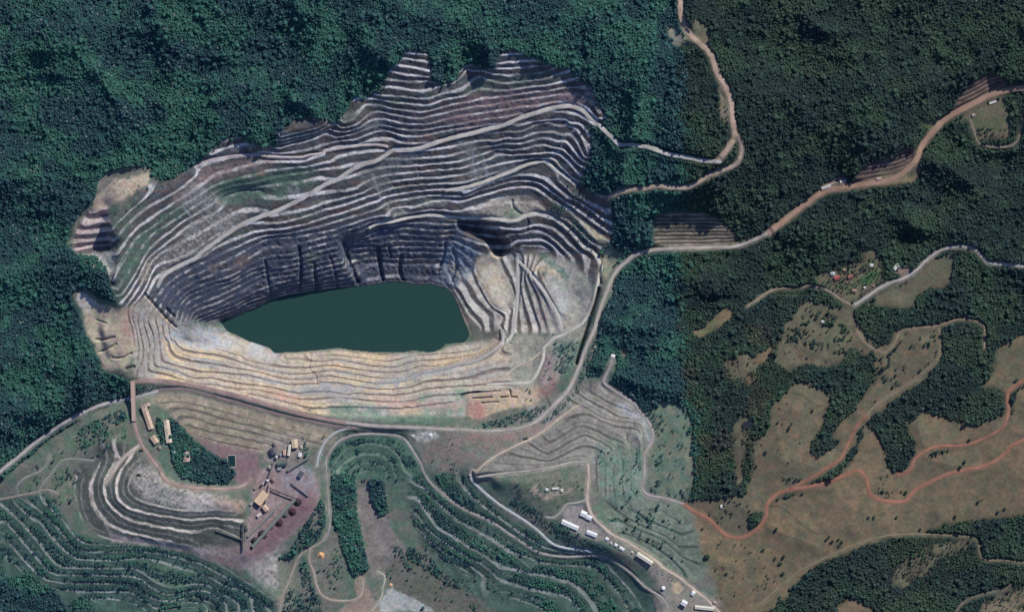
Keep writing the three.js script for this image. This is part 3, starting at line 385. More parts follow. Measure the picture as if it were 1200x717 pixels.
const COMPLEX = [...PIT_OUT, ...P([712,310, 720,340, 706,370, 700,400, 692,425, 705,440, 712,422, 722,416, 724,430, 716,446, 742,466, 768,498, 770,530, 762,575, 800,586, 815,600, 830,640, 852,725, -50,725, -50,600, -10,570, 20,545, 60,512, 100,486, 150,468, 150,445, 135,440, 120,432, 115,420, 106,400, 98,384, 94,367, 84,352, 83,342, 98,337, 120,350, 138,355, 128,318, 112,298, 92,299, 78,287, 86,262, 100,244, 112,232, 116,212, 128,200, 150,196, 178,196, 186,215])];
stamp(COMPLEX, 1);
for (const R of REGIONS) stamp(R.poly, 1);
for (const q of [P([757,478, 775,466, 806,466, 818,490, 820,560, 812,592, 760,580]), P([1090,130, 1130,110, 1200,100, 1200,180, 1140,180]), P([960,300, 1040,285, 1115,285, 1125,320, 1080,350, 1000,360, 950,340])]) stamp(q, 1);
MINE.blur(5);
const H = new Field([X0, Y0, X1 - 1, Y1 - 1]);
const GULLIES = [[P([402,285, 406,300, 412,316, 419,330]), 14, 2.2], [P([443,290, 445,312, 449,331]), 13, 2], [P([470,300, 468,316, 473,331]), 13, 2], [P([350,290, 352,312, 351,340]), 11, 1.6], [P([368,309, 369,325, 371,340]), 11, 1.6], [P([386,300, 392,318, 395,336]), 7, 1.4], [P([310,305, 313,325, 318,350]), 7, 1.4], [P([170,345, 181,357, 192,370, 205,383]), 9, 1.4], [P([195,362, 203,370]), 9, 1.5], [P([546,262, 560,268, 575,275, 585,290]), 50, 8.5], [P([600,235, 603,245, 618,256, 617,268]), 6, 1.2], [P([513,318, 520,300, 522,285]), 9, 1.5], [P([528,330, 535,310, 530,292]), 8, 1.5], [P([361,410, 363,420, 362,432, 369,440, 371,450]), 4, 0.8], [P([455,290, 458,300]), 7, 1.2],  // the widest, deepest hollow is added, shaped to hold a cast shadow
  [aa([0,470, 90,447, 250,440, 340,432]), 7, 0.7], [aa([100,500, 270,490]), 7, 0.7], [aa([350,490, 430,485, 490,490]), 8, 0.8], [aa([430,430, 435,480]), 9, 1], [aa([180,540, 330,530]), 6, 0.7], [l2([240,430, 330,430, 400,410]), 8, 1.2], [l2([270,540, 350,510, 420,470]), 6, 1], [l2([380,590, 470,590, 550,550]), 7, 0.9], [l2([250,260, 330,290]), 6, 0.7], [l2([510,690, 570,670]), 9, 1.6]];
const gul = new Field([X0, Y0, X1 - 1, Y1 - 1]);
for (const [pts, dep, rad] of GULLIES) for (const q of spline(pts, 0.4)) for (let y = Math.floor(q[1] - rad * 2 - 1); y <= q[1] + rad * 2 + 1; y++) for (let x = Math.floor(q[0] - rad * 2 - 1); x <= q[0] + rad * 2 + 1; x++) { const n = (y - Y0) * GW + x - X0, dd = Math.hypot(x - q[0], y - q[1]) / rad; gul.d[n] = Math.max(gul.d[n], dep * clamp(1.5 - dd)); }
for (let y = 0; y < GH; y++) for (let x = 0; x < GW; x++) {
  const px = x + X0, py = y + Y0, n = y * GW + x; let z = BASE.d[n];
  const wild = 1 - MINE.d[n];
  if (wild > 0.01) {
    const wx = px + 14 * vn(px / 60, py / 60 + 9), wy = py + 14 * vn(px / 60 + 31, py / 60);
    const rightCalm = px > 800 && py > 345 ? 0.22 : 1;
    z += wild * rightCalm * (58 * (0.35 - Math.abs(vn(wx / 70 + wy / 160, wy / 85 - wx / 190))) + 10 * (0.3 - Math.abs(vn(wx / 30 + 7, wy / 26))) + 2.5 * vn(px / 11, py / 11));
  }
  H.d[n] = z - gul.d[n];
}
for (const R of REGIONS) {
  const { mask: M, phi: F } = R;
  for (let jj = 0; jj < F.h; jj++) for (let i = 0; i < F.w; i++) {
    const a2 = M.d[jj * F.w + i]; if (a2 < 0.005) continue;
    const px = F.x0 + i, py = F.y0 + jj, n = (py - Y0) * GW + px - X0;
    const ph = F.d[jj * F.w + i] + 0.05 * vn(px / 9 + 3, py / 9) + 0.025 * vn(px / 2.7, py / 2.7), n2 = Math.round(ph), f2 = ph - n2;
    let dz = R.dh * (ter(ph, R.b) - F.d[jj * F.w + i]) * (R.key === 'north' ? clamp(0.92 + 1.1 * fbm(px / 15 + 4, py / 11, 3), 0.12, 1.15) : 1);
    if (R.ditch) dz -= R.ditch * clamp(1.4 - Math.abs(f2) / (R.b * 0.8)) ;
    const onFace = sstep(R.b, R.b + 0.1, Math.abs(f2));
    dz += R.rough * (R.key === 'north' && px > 300 && px < 560 ? 1 + 1.8 * sstep(268, 290, py) : 1) * (0.35 + 0.65 * onFace) * (vn(px / 3.1, py / 3.1) * 0.7 + vn(px / 1.3, py / 1.3) * 0.5);
    H.d[n] += a2 * dz;
  }
}
for (let y = 0; y < GH; y++) for (let x = 0; x < GW; x++) { const px = x + X0, py = y + Y0; if (MINE.d[y * GW + x] > 0.3) H.d[y * GW + x] += 0.28 * vn(px / 2, py / 2) + 0.3 * vn(px / 6, py / 6); }
// water's edge: shore climbs out of the lake
{ const M = fillMask(LAKE, 1); for (let jj = 0; jj < M.h; jj++) for (let i = 0; i < M.w; i++) { const n = (M.y0 + jj - Y0) * GW + M.x0 + i - X0, v2 = M.d[jj * M.w + i]; if (v2 > 0.5) H.d[n] = Math.min(H.d[n], -2.5 - 12 * (v2 - 0.5)); else if (v2 > 0.01) H.d[n] = Math.max(H.d[n], -1 + 3 * (0.5 - v2)); } }

console.log('roads');
const roadNear = new Float32Array(GW * GH).fill(9);
for (const R of ROADS) {
  const wd = R[1], sp = spline(R[3], 0.6), zs = sp.map(q => H.at(q[0], q[1])), win = Math.round(R[4] / 0.6), z2 = [];
  let sum = 0; const cum = [0]; for (const z of zs) { sum += z; cum.push(sum); }
  for (let n = 0; n < zs.length; n++) { const lo = Math.max(0, n - win), hi = Math.min(zs.length - 1, n + win), hw = Math.min(n - lo, hi - n); z2[n] = (cum[n + hw + 1] - cum[n - hw]) / (2 * hw + 1); }
  R.sp = sp; const reach = wd / 2 + 6, best = new Map();
  for (let n = 0; n < sp.length; n++) { const q = sp[n]; for (let y = Math.floor(q[1] - reach); y <= q[1] + reach; y++) for (let x = Math.floor(q[0] - reach); x <= q[0] + reach; x++) {
    if (x < X0 || y < Y0 || x >= X1 || y >= Y1) continue; const dd = Math.hypot(x - q[0], y - q[1]), id = (y - Y0) * GW + x - X0, o2 = best.get(id); if (!o2 || dd < o2[0]) best.set(id, [dd, z2[n]]); } }
  for (const [id, [dd, z]] of best) { const t2 = 1 - sstep(wd / 2 + 0.7, wd / 2 + 2.4 + 3.6 * (1 - MINE.d[id]), dd); H.d[id] = lerp(H.d[id], z, t2); roadNear[id] = Math.min(roadNear[id], dd - wd / 2); }
}
for (const [pts, dep, rad] of [[P([702,338, 697.5,354, 692,371, 686,391, 680,409, 675.5,426]), 20, 1.5], [P([706,300, 703,315, 704,332]), 10, 1.2]]) { // added channel west of the valley road, shaped to hold a black shadow
  const cut = new Map(); for (const q of spline(pts, 0.3)) for (let y = Math.floor(q[1] - 4); y <= q[1] + 4; y++) for (let x = Math.floor(q[0] - 4); x <= q[0] + 4; x++) { const id = (y - Y0) * GW + x - X0; cut.set(id, Math.max(cut.get(id) ?? 0, dep * clamp(1.5 - Math.hypot(x - q[0], y - q[1]) / rad))); }
  for (const [id, z] of cut) H.d[id] -= z; }
const hAt = (x, y) => H.at(x, y);
const W3 = (x, y, up = 0) => new THREE.Vector3((x - CX) * S, hAt(x, y) + up, (y - CY) * S);
// ---------------------------------------------------------------- what the ground is made of
console.log('ground cover');
const TX0 = -20, TX1 = 1220, TY0 = -12, TY1 = 729, TW = 2048, TH = Math.round(TW * (TY1 - TY0) / (TX1 - TX0)), K = TW / (TX1 - TX0);
const COL = new Float32Array(TW * TH * 3);
const pa = tile(800, 450, 200), ta = tile(780, 330, 200), hm = tile(930, 270, 160), up = tile(600, 0, 300), ht = tile(900, 180, 300);
const HAZE_EDGE = new Field([X0, Y0, X1 - 1, Y1 - 1]);  // west of this edge bluish haze is painted into soil and leaf colours
for (let y = 0; y < GH; y++) for (let x = 0; x < GW; x++) { const px = x + X0, py = y + Y0, edge = (py < 250 ? 799 : py < 470 ? 796 : 812) + 7 * vn(px / 14, py / 14) + 4 * vn(px / 5, py / 5 + 3) + (py > 590 ? (py - 590) * 0.35 : 0); HAZE_EDGE.d[y * GW + x] = sstep(-9, 11, px - edge); }
HAZE_EDGE.blur(2);
const clears = [];                                 // ground without forest
function paint(f, fn, warp = 1.2) {                // fn(px, py, m, k): change COL at texel k by mask value m
  const i0 = Math.max(0, Math.floor((f.x0 - TX0) * K)), i1 = Math.min(TW - 1, Math.ceil((f.x0 + f.w - TX0) * K)), j0 = Math.max(0, Math.floor((f.y0 - TY0) * K)), j1 = Math.min(TH - 1, Math.ceil((f.y0 + f.h - TY0) * K));
  for (let jj = j0; jj <= j1; jj++) for (let i = i0; i <= i1; i++) {
    const px = TX0 + i / K, py = TY0 + jj / K, m2 = f.at(px + warp * 1.6 * vn(px / 5, py / 5) + warp * 0.7 * vn(px / 1.7, py / 1.7), py + warp * 1.6 * vn(px / 5 + 40, py / 5) + warp * 0.7 * vn(px / 1.7 + 9, py / 1.7));
    if (m2 > 0.01) fn(px, py, m2, (jj * TW + i) * 3);
  }
}
const mixTo = (n, rgb, t2) => { COL[n] += (rgb[0] - COL[n]) * t2; COL[n + 1] += (rgb[1] - COL[n + 1]) * t2; COL[n + 2] += (rgb[2] - COL[n + 2]) * t2; };
// a patch of one material: breaks up along coarse noise so that it stays uneven
function patch(poly, rgb, { feather = 2, alpha = 1, vary = 0.25, sc = 9, clear = false, rgb2 = null, warp = 1.2, wall = false } = {}) {
  const M = fillMask(poly, feather);
  paint(M, (px, py, m2, n) => {
    const nz = fbm(px / sc + rgb[0] * 90, py / sc, 4), t2 = clamp(m2 * alpha * (1 + vary * 2 * nz)) * (wall ? 1 - 0.72 * benchAt(px, py) : 1);
    mixTo(n, rgb2 ? [0, 1, 2].map(q2 => lerp(rgb[q2], rgb2[q2], sstep(-0.25, 0.3, fbm(px / (sc * 0.8) + 5, py / (sc * 0.8), 4)))) : rgb, t2);
  }, warp);
  if (clear) clears.push(fillMask(poly, poly === COMPLEX ? 1 : 4));
}
function benchAt(px, py) {                          // 1 on the gravel of a bench, 0 on the faces between
  for (const R of REGIONS) if (R.mask.at(px, py) > 0.4) { const ph = R.phi.at(px, py) + 0.05 * vn(px / 9 + 3, py / 9) + 0.025 * vn(px / 2.7, py / 2.7), f2 = Math.abs(ph - Math.round(ph)); return 1 - sstep(R.b * 1.05 - 0.035, R.b * 1.05 + 0.045, f2); }
  return 0;
}
function stroke(pts, wd, rgb, alpha = 1) {
  const f = new Field(bounds(pts, wd + 3)), best = f.d.fill(0);
  for (const q of spline(pts, 0.4)) for (let y = Math.floor(q[1] - wd - 2); y <= q[1] + wd + 2; y++) for (let x = Math.floor(q[0] - wd - 2); x <= q[0] + wd + 2; x++) { const n = (y - f.y0) * f.w + x - f.x0; if (n >= 0 && n < best.length) best[n] = Math.max(best[n], clamp(wd / 2 + 0.8 - Math.hypot(x - q[0], y - q[1]))); }
  paint(f, (px, py, m2, n) => mixTo(n, rgb, m2 * alpha * clamp(0.8 + 0.8 * fbm(px / 4, py / 4, 2))), 0.5);
}
for (let jj = 0; jj < TH; jj++) for (let i = 0; i < TW; i++) {
  const px = TX0 + i / K, py = TY0 + jj / K, n = (jj * TW + i) * 3, e2 = HAZE_EDGE.at(px, py), nz = fbm(px / 16, py / 16, 4);
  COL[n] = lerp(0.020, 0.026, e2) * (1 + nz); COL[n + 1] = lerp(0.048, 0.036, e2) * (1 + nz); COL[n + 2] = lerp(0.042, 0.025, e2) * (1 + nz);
}
const VERGE = () => { for (const R of ROADS) if (!/bench|pit_ramp|haul/.test(R[0])) stroke(R[3], R[1] + 3.2, R[2].map((c2, q2) => c2 * 0.62 + [0.03, 0.035, 0.022][q2]), 0.6); };
const GRASS = [0.10, 0.17, 0.12], SOIL = [0.128, 0.128, 0.106], DRY = [0.160, 0.112, 0.068], DRYG = [0.124, 0.114, 0.070];
patch(COMPLEX, SOIL, { feather: 1, vary: 0, rgb2: [0.082, 0.128, 0.092], sc: 14, clear: true });
// left: meadow between the roads, slopes of the spoil heap
patch(P([20,585, 30,555, 70,520, 110,495, 150,475, 158,500, 150,520, 130,530, 100,560, 85,590, 60,590]), [0.098, 0.143, 0.094], { feather: 3, rgb2: [0.139, 0.146, 0.114] });
patch(P([84,560, 100,530, 118,518, 110,560, 112,590, 140,625, 190,636, 140,634, 100,615]), [0.204, 0.180, 0.155], { feather: 2, rgb2: [0.155, 0.155, 0.131] });
patch(P([170,452, 230,458, 290,474, 340,490, 400,506, 392,520, 350,515, 300,505, 250,495, 205,480, 165,472]), [0.245, 0.233, 0.172], { feather: 2, rgb2: [0.163, 0.180, 0.134] });
patch(P([208,486, 240,492, 300,508, 330,520, 310,530, 270,525, 235,515, 215,505]), [0.294, 0.192, 0.155], { feather: 2, alpha: 0.85, rgb2: [0.277, 0.245, 0.180], sc: 5 });
patch(P([225,512, 262,520, 300,528, 305,560, 288,570, 275,565, 272,545, 250,532]), [0.187, 0.119, 0.119], { feather: 2, rgb2: [0.163, 0.131, 0.134] });
patch(P([480,506, 560,508, 620,505, 650,495, 655,500, 600,525, 560,548, 550,556, 520,552, 492,540, 484,520]), [0.192, 0.155, 0.134], { feather: 3, rgb2: [0.163, 0.172, 0.139] });
patch(P([548,506, 600,507, 640,490, 660,470, 668,468, 640,500, 600,514, 545,516]), [0.253, 0.155, 0.139], { feather: 2, alpha: 0.6 });
// terraces: gravel benches between rock or grass faces
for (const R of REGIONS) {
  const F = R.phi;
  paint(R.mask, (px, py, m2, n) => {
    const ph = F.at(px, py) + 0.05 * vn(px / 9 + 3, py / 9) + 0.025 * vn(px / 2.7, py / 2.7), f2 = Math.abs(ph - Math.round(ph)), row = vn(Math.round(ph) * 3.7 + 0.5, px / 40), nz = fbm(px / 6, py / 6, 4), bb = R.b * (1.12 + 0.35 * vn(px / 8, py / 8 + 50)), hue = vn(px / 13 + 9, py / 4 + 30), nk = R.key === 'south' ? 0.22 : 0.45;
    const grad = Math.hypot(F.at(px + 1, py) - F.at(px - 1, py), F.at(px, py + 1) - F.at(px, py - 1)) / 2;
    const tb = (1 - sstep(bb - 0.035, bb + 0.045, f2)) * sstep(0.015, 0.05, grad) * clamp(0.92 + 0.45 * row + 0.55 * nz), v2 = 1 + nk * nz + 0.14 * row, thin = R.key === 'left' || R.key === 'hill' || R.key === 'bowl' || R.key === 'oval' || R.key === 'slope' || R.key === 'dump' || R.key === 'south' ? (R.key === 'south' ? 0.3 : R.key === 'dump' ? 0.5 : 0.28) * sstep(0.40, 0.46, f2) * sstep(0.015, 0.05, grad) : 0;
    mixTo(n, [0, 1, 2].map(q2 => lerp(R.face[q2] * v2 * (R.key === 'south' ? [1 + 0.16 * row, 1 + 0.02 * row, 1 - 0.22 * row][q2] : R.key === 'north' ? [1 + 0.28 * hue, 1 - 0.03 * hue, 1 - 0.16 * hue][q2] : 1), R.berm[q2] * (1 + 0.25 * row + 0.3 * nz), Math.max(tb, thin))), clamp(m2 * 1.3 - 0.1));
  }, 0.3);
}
const TINT = (poly, rgb, alpha, o2 = {}) => patch(poly, rgb, { alpha, feather: 3, vary: 0.8, sc: 6, ...o2 });
// north and west walls: grey rock low down with blue shade painted in, brown and pink beds above, grass that has come back on old benches
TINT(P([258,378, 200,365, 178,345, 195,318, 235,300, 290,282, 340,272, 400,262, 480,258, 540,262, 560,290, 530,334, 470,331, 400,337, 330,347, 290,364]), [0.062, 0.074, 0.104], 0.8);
TINT(P([545,108, 620,105, 680,110, 690,125, 640,128, 590,145, 545,152, 520,140]), [0.246, 0.168, 0.164], 0.6);
TINT(P([395,140, 440,140, 500,155, 540,150, 545,128, 500,135, 450,128, 400,136]), [0.156, 0.127, 0.131], 0.45);
TINT(P([133,345, 140,305, 165,272, 200,245, 250,215, 300,198, 370,194, 372,206, 310,222, 240,240, 192,268, 156,318, 140,352]), [0.070, 0.119, 0.086], 0.75);
TINT(P([128,262, 160,228, 172,240, 150,275, 132,300]), [0.082, 0.123, 0.090], 0.6);
TINT(P([200,232, 245,196, 330,180, 330,192, 250,212, 205,246]), [0.221, 0.164, 0.152], 0.6);
TINT(P([330,170, 420,140, 480,118, 560,112, 640,98, 668,88, 620,78, 570,90, 530,104, 460,112, 420,124, 380,146, 320,168]), [0.082, 0.111, 0.086], 0.5);
TINT(P([248,215, 330,205, 375,212, 340,232, 290,240, 255,238]), [0.082, 0.135, 0.102], 0.7);
TINT(P([205,285, 225,262, 248,245, 282,250, 292,258, 255,285, 215,312, 192,320, 178,303]), [0.287, 0.271, 0.238], 0.75, { rgb2: [0.164, 0.156, 0.152], sc: 3 });
TINT(P([225,215, 250,218, 262,240, 240,250, 222,245, 212,235]), [0.295, 0.287, 0.275], 0.6, { sc: 3 });
TINT(P([532,164, 556,170, 568,190, 585,198, 612,196, 600,206, 572,214, 552,216, 546,195]), [0.184, 0.201, 0.193], 0.85, { rgb2: [0.221, 0.221, 0.197] });
TINT(P([430,192, 470,180, 500,176, 470,190, 462,215, 450,228, 435,222, 420,205]), [0.143, 0.148, 0.135], 0.7, { sc: 4 });
TINT(P([560,160, 600,148, 660,145, 672,160, 640,170, 590,180]), [0.107, 0.115, 0.115], 0.4);
TINT(h([0,240, 190,190, 330,140, 480,120, 620,125, 720,130, 790,190, 840,235, 740,222, 640,240, 560,280, 300,262, 150,258]), [0.377, 0.344, 0.279], 0.95, { vary: 0.3, rgb2: [0.328, 0.279, 0.221], sc: 4 });
TINT(h([420,220, 500,170, 600,180, 620,240, 540,275, 470,262]), [0.139, 0.205, 0.148], 0.7, { sc: 3 });
TINT(g([560,200, 740,190, 960,90, 1090,90, 1090,120, 960,125, 740,230, 620,240]), [0.369, 0.353, 0.279], 0.8);
TINT(P([520,285, 546,280, 560,296, 556,312, 544,330, 528,334, 512,328, 516,305]), [0.172, 0.209, 0.246], 0.8, { sc: 3 });
TINT(i2([340,260, 420,310, 500,390, 620,470, 730,545, 600,545, 540,490, 460,390, 400,330]), [0.377, 0.336, 0.221], 0.9, { feather: 1 });
TINT(i2([200,170, 330,260, 420,350, 520,470, 580,540, 500,520, 400,400, 300,320, 200,260]), [0.041, 0.070, 0.057], 0.8, { feather: 1 });  // overgrown face with its shade painted into the dark green
TINT(P([196,370, 216,372, 232,380, 260,384, 262,390, 235,392, 210,386]), [0.279, 0.275, 0.262], 0.8, { rgb2: [0.164, 0.172, 0.180], sc: 3 });
for (const [q2, wd] of [[e([1090,80, 1020,125, 960,170, 950,250, 870,330, 820,365]), 2], [d([420,480, 450,560, 480,640, 500,700]), 1.6], [e([170,280, 190,400, 210,520]), 1.6], [e([270,330, 300,420, 290,500]), 1.4], [d([640,190, 740,200, 850,190, 940,180]), 2.2], [k([1000,380, 1040,440, 1080,480]), 2]]) stroke(q2, wd, [0.34, 0.355, 0.36], 0.75);
{ // slumps and rock beds of other colours, strung out along the benches
  const R = REGIONS[0]; let n = 0, guard = 0;
  while (n < 46 && guard++ < 900) {
    const x = rr(150, 690), y = rr(95, 320); if (R.mask.at(x, y) < 0.9) continue; n++;
    const gX = R.phi.at(x + 2, y) - R.phi.at(x - 2, y), gY = R.phi.at(x, y + 2) - R.phi.at(x, y - 2), gl = Math.hypot(gX, gY) || 1, tx = -gY / gl, ty = gX / gl, la = rr(7, 20), lb = rr(3, 8), pts = [];
    for (let q2 = 0; q2 < 16; q2++) { const an = q2 / 16 * 6.283, k2 = rr(0.7, 1.2); pts.push([x + tx * Math.cos(an) * la * k2 + ty * Math.sin(an) * lb * k2, y + ty * Math.cos(an) * la * k2 - tx * Math.sin(an) * lb * k2]); }
    const kind = [[0.20, 0.155, 0.12], [0.175, 0.115, 0.10], [0.19, 0.19, 0.185], [0.25, 0.225, 0.18], [0.085, 0.11, 0.085], [0.11, 0.12, 0.145]][(rnd() * 6) | 0];
    TINT(pts, kind, rr(0.4, 0.8), { feather: 1, vary: 1, sc: 3, wall: rnd() < 0.65 });
  }
}
// ground by the pit's eastern end
patch(P([640,300, 660,302, 682,318, 692,330, 698,350, 690,372, 676,384, 662,390, 640,390, 640,345]), [0.377, 0.348, 0.292], { feather: 2, rgb2: [0.283, 0.274, 0.236], sc: 6 });
TINT(o([200,190, 230,90, 330,50, 400,80, 450,220, 520,340, 545,430, 520,540, 400,540, 330,490, 280,390, 230,280]), [0.434, 0.396, 0.321], 0.98, { feather: 1, vary: 0.15, rgb2: [0.415, 0.348, 0.260], sc: 10 });
TINT(o([850,270, 960,330, 1040,400, 1000,560, 940,600, 900,470]), [0.396, 0.396, 0.363], 0.9, { feather: 2, vary: 0.3 });
TINT(o([700,140, 800,150, 920,220, 1000,300, 1010,340, 920,260, 800,210, 720,190]), [0.415, 0.339, 0.245], 0.8, { feather: 1 });
TINT(o([790,100, 880,90, 960,180, 1020,270, 1000,300, 920,210]), [0.113, 0.189, 0.146], 0.85, { feather: 1, sc: 3 });
TINT(o([740,520, 800,560, 860,690, 800,715, 760,640]), [0.283, 0.193, 0.175], 0.5);
patch(P([585,392, 610,392, 660,392, 682,380, 690,385, 676,402, 668,420, 655,445, 640,462, 620,476, 600,478, 598,440, 596,420]), [0.301, 0.283, 0.231], { feather: 2, rgb2: [0.227, 0.227, 0.184], sc: 7 });
TINT(q([640,230, 780,210, 830,260, 800,420, 700,480, 650,400, 600,330]), [0.123, 0.189, 0.141], 0.8);
TINT(q([520,330, 580,380, 560,520, 500,620, 470,600, 500,450]), [0.265, 0.179, 0.184], 0.7, { sc: 4 });
// south slope: ochre beds, pink and grey bands, the red outcrop
TINT(r([350,40, 480,110, 700,130, 880,160, 1070,250, 900,300, 700,290, 560,260, 480,230, 400,200]), [0.303, 0.328, 0.348], 0.8, { rgb2: [0.377, 0.377, 0.377] });
TINT(s([0,60, 220,150, 260,240, 120,230, 0,200]), [0.377, 0.377, 0.377], 0.7);
TINT(P([152,362, 168,350, 190,372, 192,420, 176,440, 160,440, 156,410]), [0.328, 0.316, 0.287], 0.7, { sc: 4, rgb2: [0.271, 0.238, 0.205] });
TINT(s([120,490, 260,520, 420,560, 460,600, 300,580, 150,530]), [0.394, 0.221, 0.172], 0.7);
TINT(s([0,520, 200,570, 460,640, 560,680, 300,660, 0,580]), [0.385, 0.295, 0.230], 0.6);
TINT(P([345,452, 380,448, 420,452, 500,432, 540,428, 500,442, 440,455, 380,460, 340,458]), [0.279, 0.279, 0.275], 0.85, { feather: 1 });
TINT(P([160,444, 200,446, 250,453, 300,466, 360,482, 300,470, 240,458, 180,450]), [0.377, 0.303, 0.238], 0.6);
for (const q2 of [t([380,540, 480,520, 500,620, 470,715, 400,700, 370,600]), t([680,500, 790,480, 780,600, 660,590]), t([640,600, 760,640, 800,710, 520,712]), s([720,660, 900,620, 1195,640, 1195,715, 760,715]), P([380,476, 420,482, 470,487, 500,483, 540,484, 520,492, 440,496, 390,488])]) TINT(q2, [0.156, 0.226, 0.168], 0.65, { sc: 4 });
TINT(P([440,466, 500,470, 545,473, 545,480, 500,477, 440,475]), [0.377, 0.246, 0.221], 0.6);
patch(aa([60,470, 350,420, 690,400, 700,470, 690,540, 420,590, 220,650, 70,660, 60,560]), [0.410, 0.316, 0.201], { feather: 1, rgb2: [0.385, 0.295, 0.238], sc: 4 });
TINT(aa([50,540, 150,520, 230,600, 220,665, 60,660]), [0.33, 0.165, 0.145], 0.85, { feather: 2, vary: 0.6, sc: 3 });
TINT(aa([660,490, 690,420, 780,340, 830,240, 830,400, 760,490]), [0.27, 0.15, 0.14], 0.7, { feather: 2, vary: 0.7, sc: 3 });
// rubble and quarried rock on the western shoulder
patch(k([230,300, 320,220, 420,150, 600,125, 700,95, 710,180, 620,250, 480,330, 350,390, 200,420, 240,380]), [0.410, 0.344, 0.258], { feather: 1, rgb2: [0.361, 0.271, 0.205], sc: 4 });
patch(k([110,300, 160,220, 230,140, 420,128, 330,200, 260,280, 220,330, 150,330]), [0.197, 0.172, 0.152], { feather: 1 });
patch(l([110,250, 150,205, 300,210, 400,220, 400,370, 340,400, 200,310]), [0.385, 0.361, 0.312], { feather: 1, rgb2: [0.246, 0.246, 0.238], sc: 3 });
patch(l2([50,40, 140,20, 250,110, 400,160, 520,150, 555,300, 575,420, 570,560, 480,690, 330,700, 260,560, 200,440, 150,320, 130,200]), [0.344, 0.271, 0.217], { feather: 1, rgb2: [0.361, 0.328, 0.221], sc: 4 });
TINT(l2([440,160, 530,150, 560,330, 570,440, 480,480, 450,330]), [0.328, 0.213, 0.176], 0.7);
TINT(l2([60,50, 130,30, 230,120, 180,190, 110,150]), [0.410, 0.385, 0.361], 0.8, { feather: 1 });
for (const q2 of [[270,400, 400,380, 350,440], [300,480, 420,450, 380,500], [370,560, 520,530, 460,585]]) TINT(l2(q2), [0.180, 0.152, 0.139], 0.8, { feather: 1 });
// plant yard
patch(P([300,552, 320,545, 340,548, 372,560, 374,588, 362,605, 340,625, 316,645, 300,660, 276,668, 240,652, 215,645, 240,640, 285,640, 290,610]), [0.227, 0.176, 0.165], { feather: 2, rgb2: [0.293, 0.236, 0.221], sc: 7 });
TINT(P([292,648, 306,628, 330,604, 346,585, 366,582, 362,598, 340,618, 318,638, 300,652]), [0.161, 0.080, 0.095], 0.9, { vary: 0.2 });
TINT(P([330,548, 350,542, 366,552, 370,580, 350,584, 335,575, 326,560]), [0.231, 0.227, 0.246], 0.9, { vary: 0.2 });
TINT(P([306,512, 330,506, 358,512, 362,536, 345,548, 312,545]), [0.236, 0.203, 0.180], 0.8, { sc: 4 });
TINT(P([292,655, 320,640, 340,640, 325,655, 324,690, 310,688, 294,672, 280,664]), [0.340, 0.306, 0.284], 0.8, { sc: 5 });
TINT(P([150,556, 160,545, 180,550, 205,566, 245,578, 268,584, 268,598, 225,600, 190,592, 160,580]), [0.321, 0.297, 0.274], 0.9, { sc: 3, rgb2: [0.198, 0.189, 0.176] });
TINT(P([210,586, 225,580, 248,582, 246,596, 222,600]), [0.416, 0.378, 0.350], 0.8, { sc: 4 });
TINT(P([250,584, 270,584, 290,590, 280,600, 255,596]), [0.340, 0.240, 0.193], 0.7, { sc: 4 });
patch(P([112,590, 130,625, 180,634, 240,642, 280,655, 240,650, 180,640, 130,635]), [0.378, 0.321, 0.284], { feather: 1, alpha: 0.7 });
TINT(P([150,655, 165,655, 228,672, 222,686, 200,690, 180,676, 160,662]), [0.099, 0.165, 0.109], 0.85);
TINT(P([300,552, 340,546, 374,562, 366,604, 316,648, 280,668, 235,652, 290,640, 292,606]), [0.215, 0.15, 0.152], 0.55, { sc: 5 });
TINT(P([226,512, 300,528, 304,560, 286,570, 274,560, 270,545, 250,532]), [0.20, 0.125, 0.13], 0.5, { sc: 5 });
// low ground between the hills in the south
patch(P([388,520, 430,510, 470,512, 490,540, 488,560, 440,556, 400,570]), [0.068, 0.113, 0.076], { feather: 3, alpha: 0.35 });
patch(P([418,562, 434,560, 440,590, 452,604, 462,625, 474,640, 478,662, 446,680, 434,672, 428,640, 420,600]), [0.182, 0.153, 0.137], { feather: 1, rgb2: [0.161, 0.149, 0.140] });
patch(P([446,668, 478,650, 500,662, 530,684, 560,700, 590,725, 500,725, 470,696]), [0.084, 0.093, 0.072], { feather: 2, rgb2: [0.113, 0.105, 0.089] });
patch(plt([800,510, 900,560, 1000,600, 1195,720, 640,725, 700,620]), [0.309, 0.325, 0.309], { feather: 1, vary: 0.2 });
patch(P([414,680, 424,672, 430,690, 440,705, 450,725, 395,725, 405,706, 418,700]), [0.241, 0.182, 0.149], { feather: 1 });
patch(P([362,650, 384,634, 400,650, 404,690, 390,700, 372,690]), [0.113, 0.132, 0.097], { feather: 2, rgb2: [0.161, 0.149, 0.129] });
patch(P([324,655, 345,655, 352,680, 335,715, 326,700]), [0.149, 0.156, 0.121], { feather: 2 });
TINT(P([480,508, 492,506, 510,506, 512,514, 500,518, 484,514]), [0.402, 0.394, 0.354], 0.8, { feather: 1, sc: 3 });
TINT(P([364,498, 392,498, 390,510, 376,516, 362,508]), [0.290, 0.250, 0.189], 0.7);
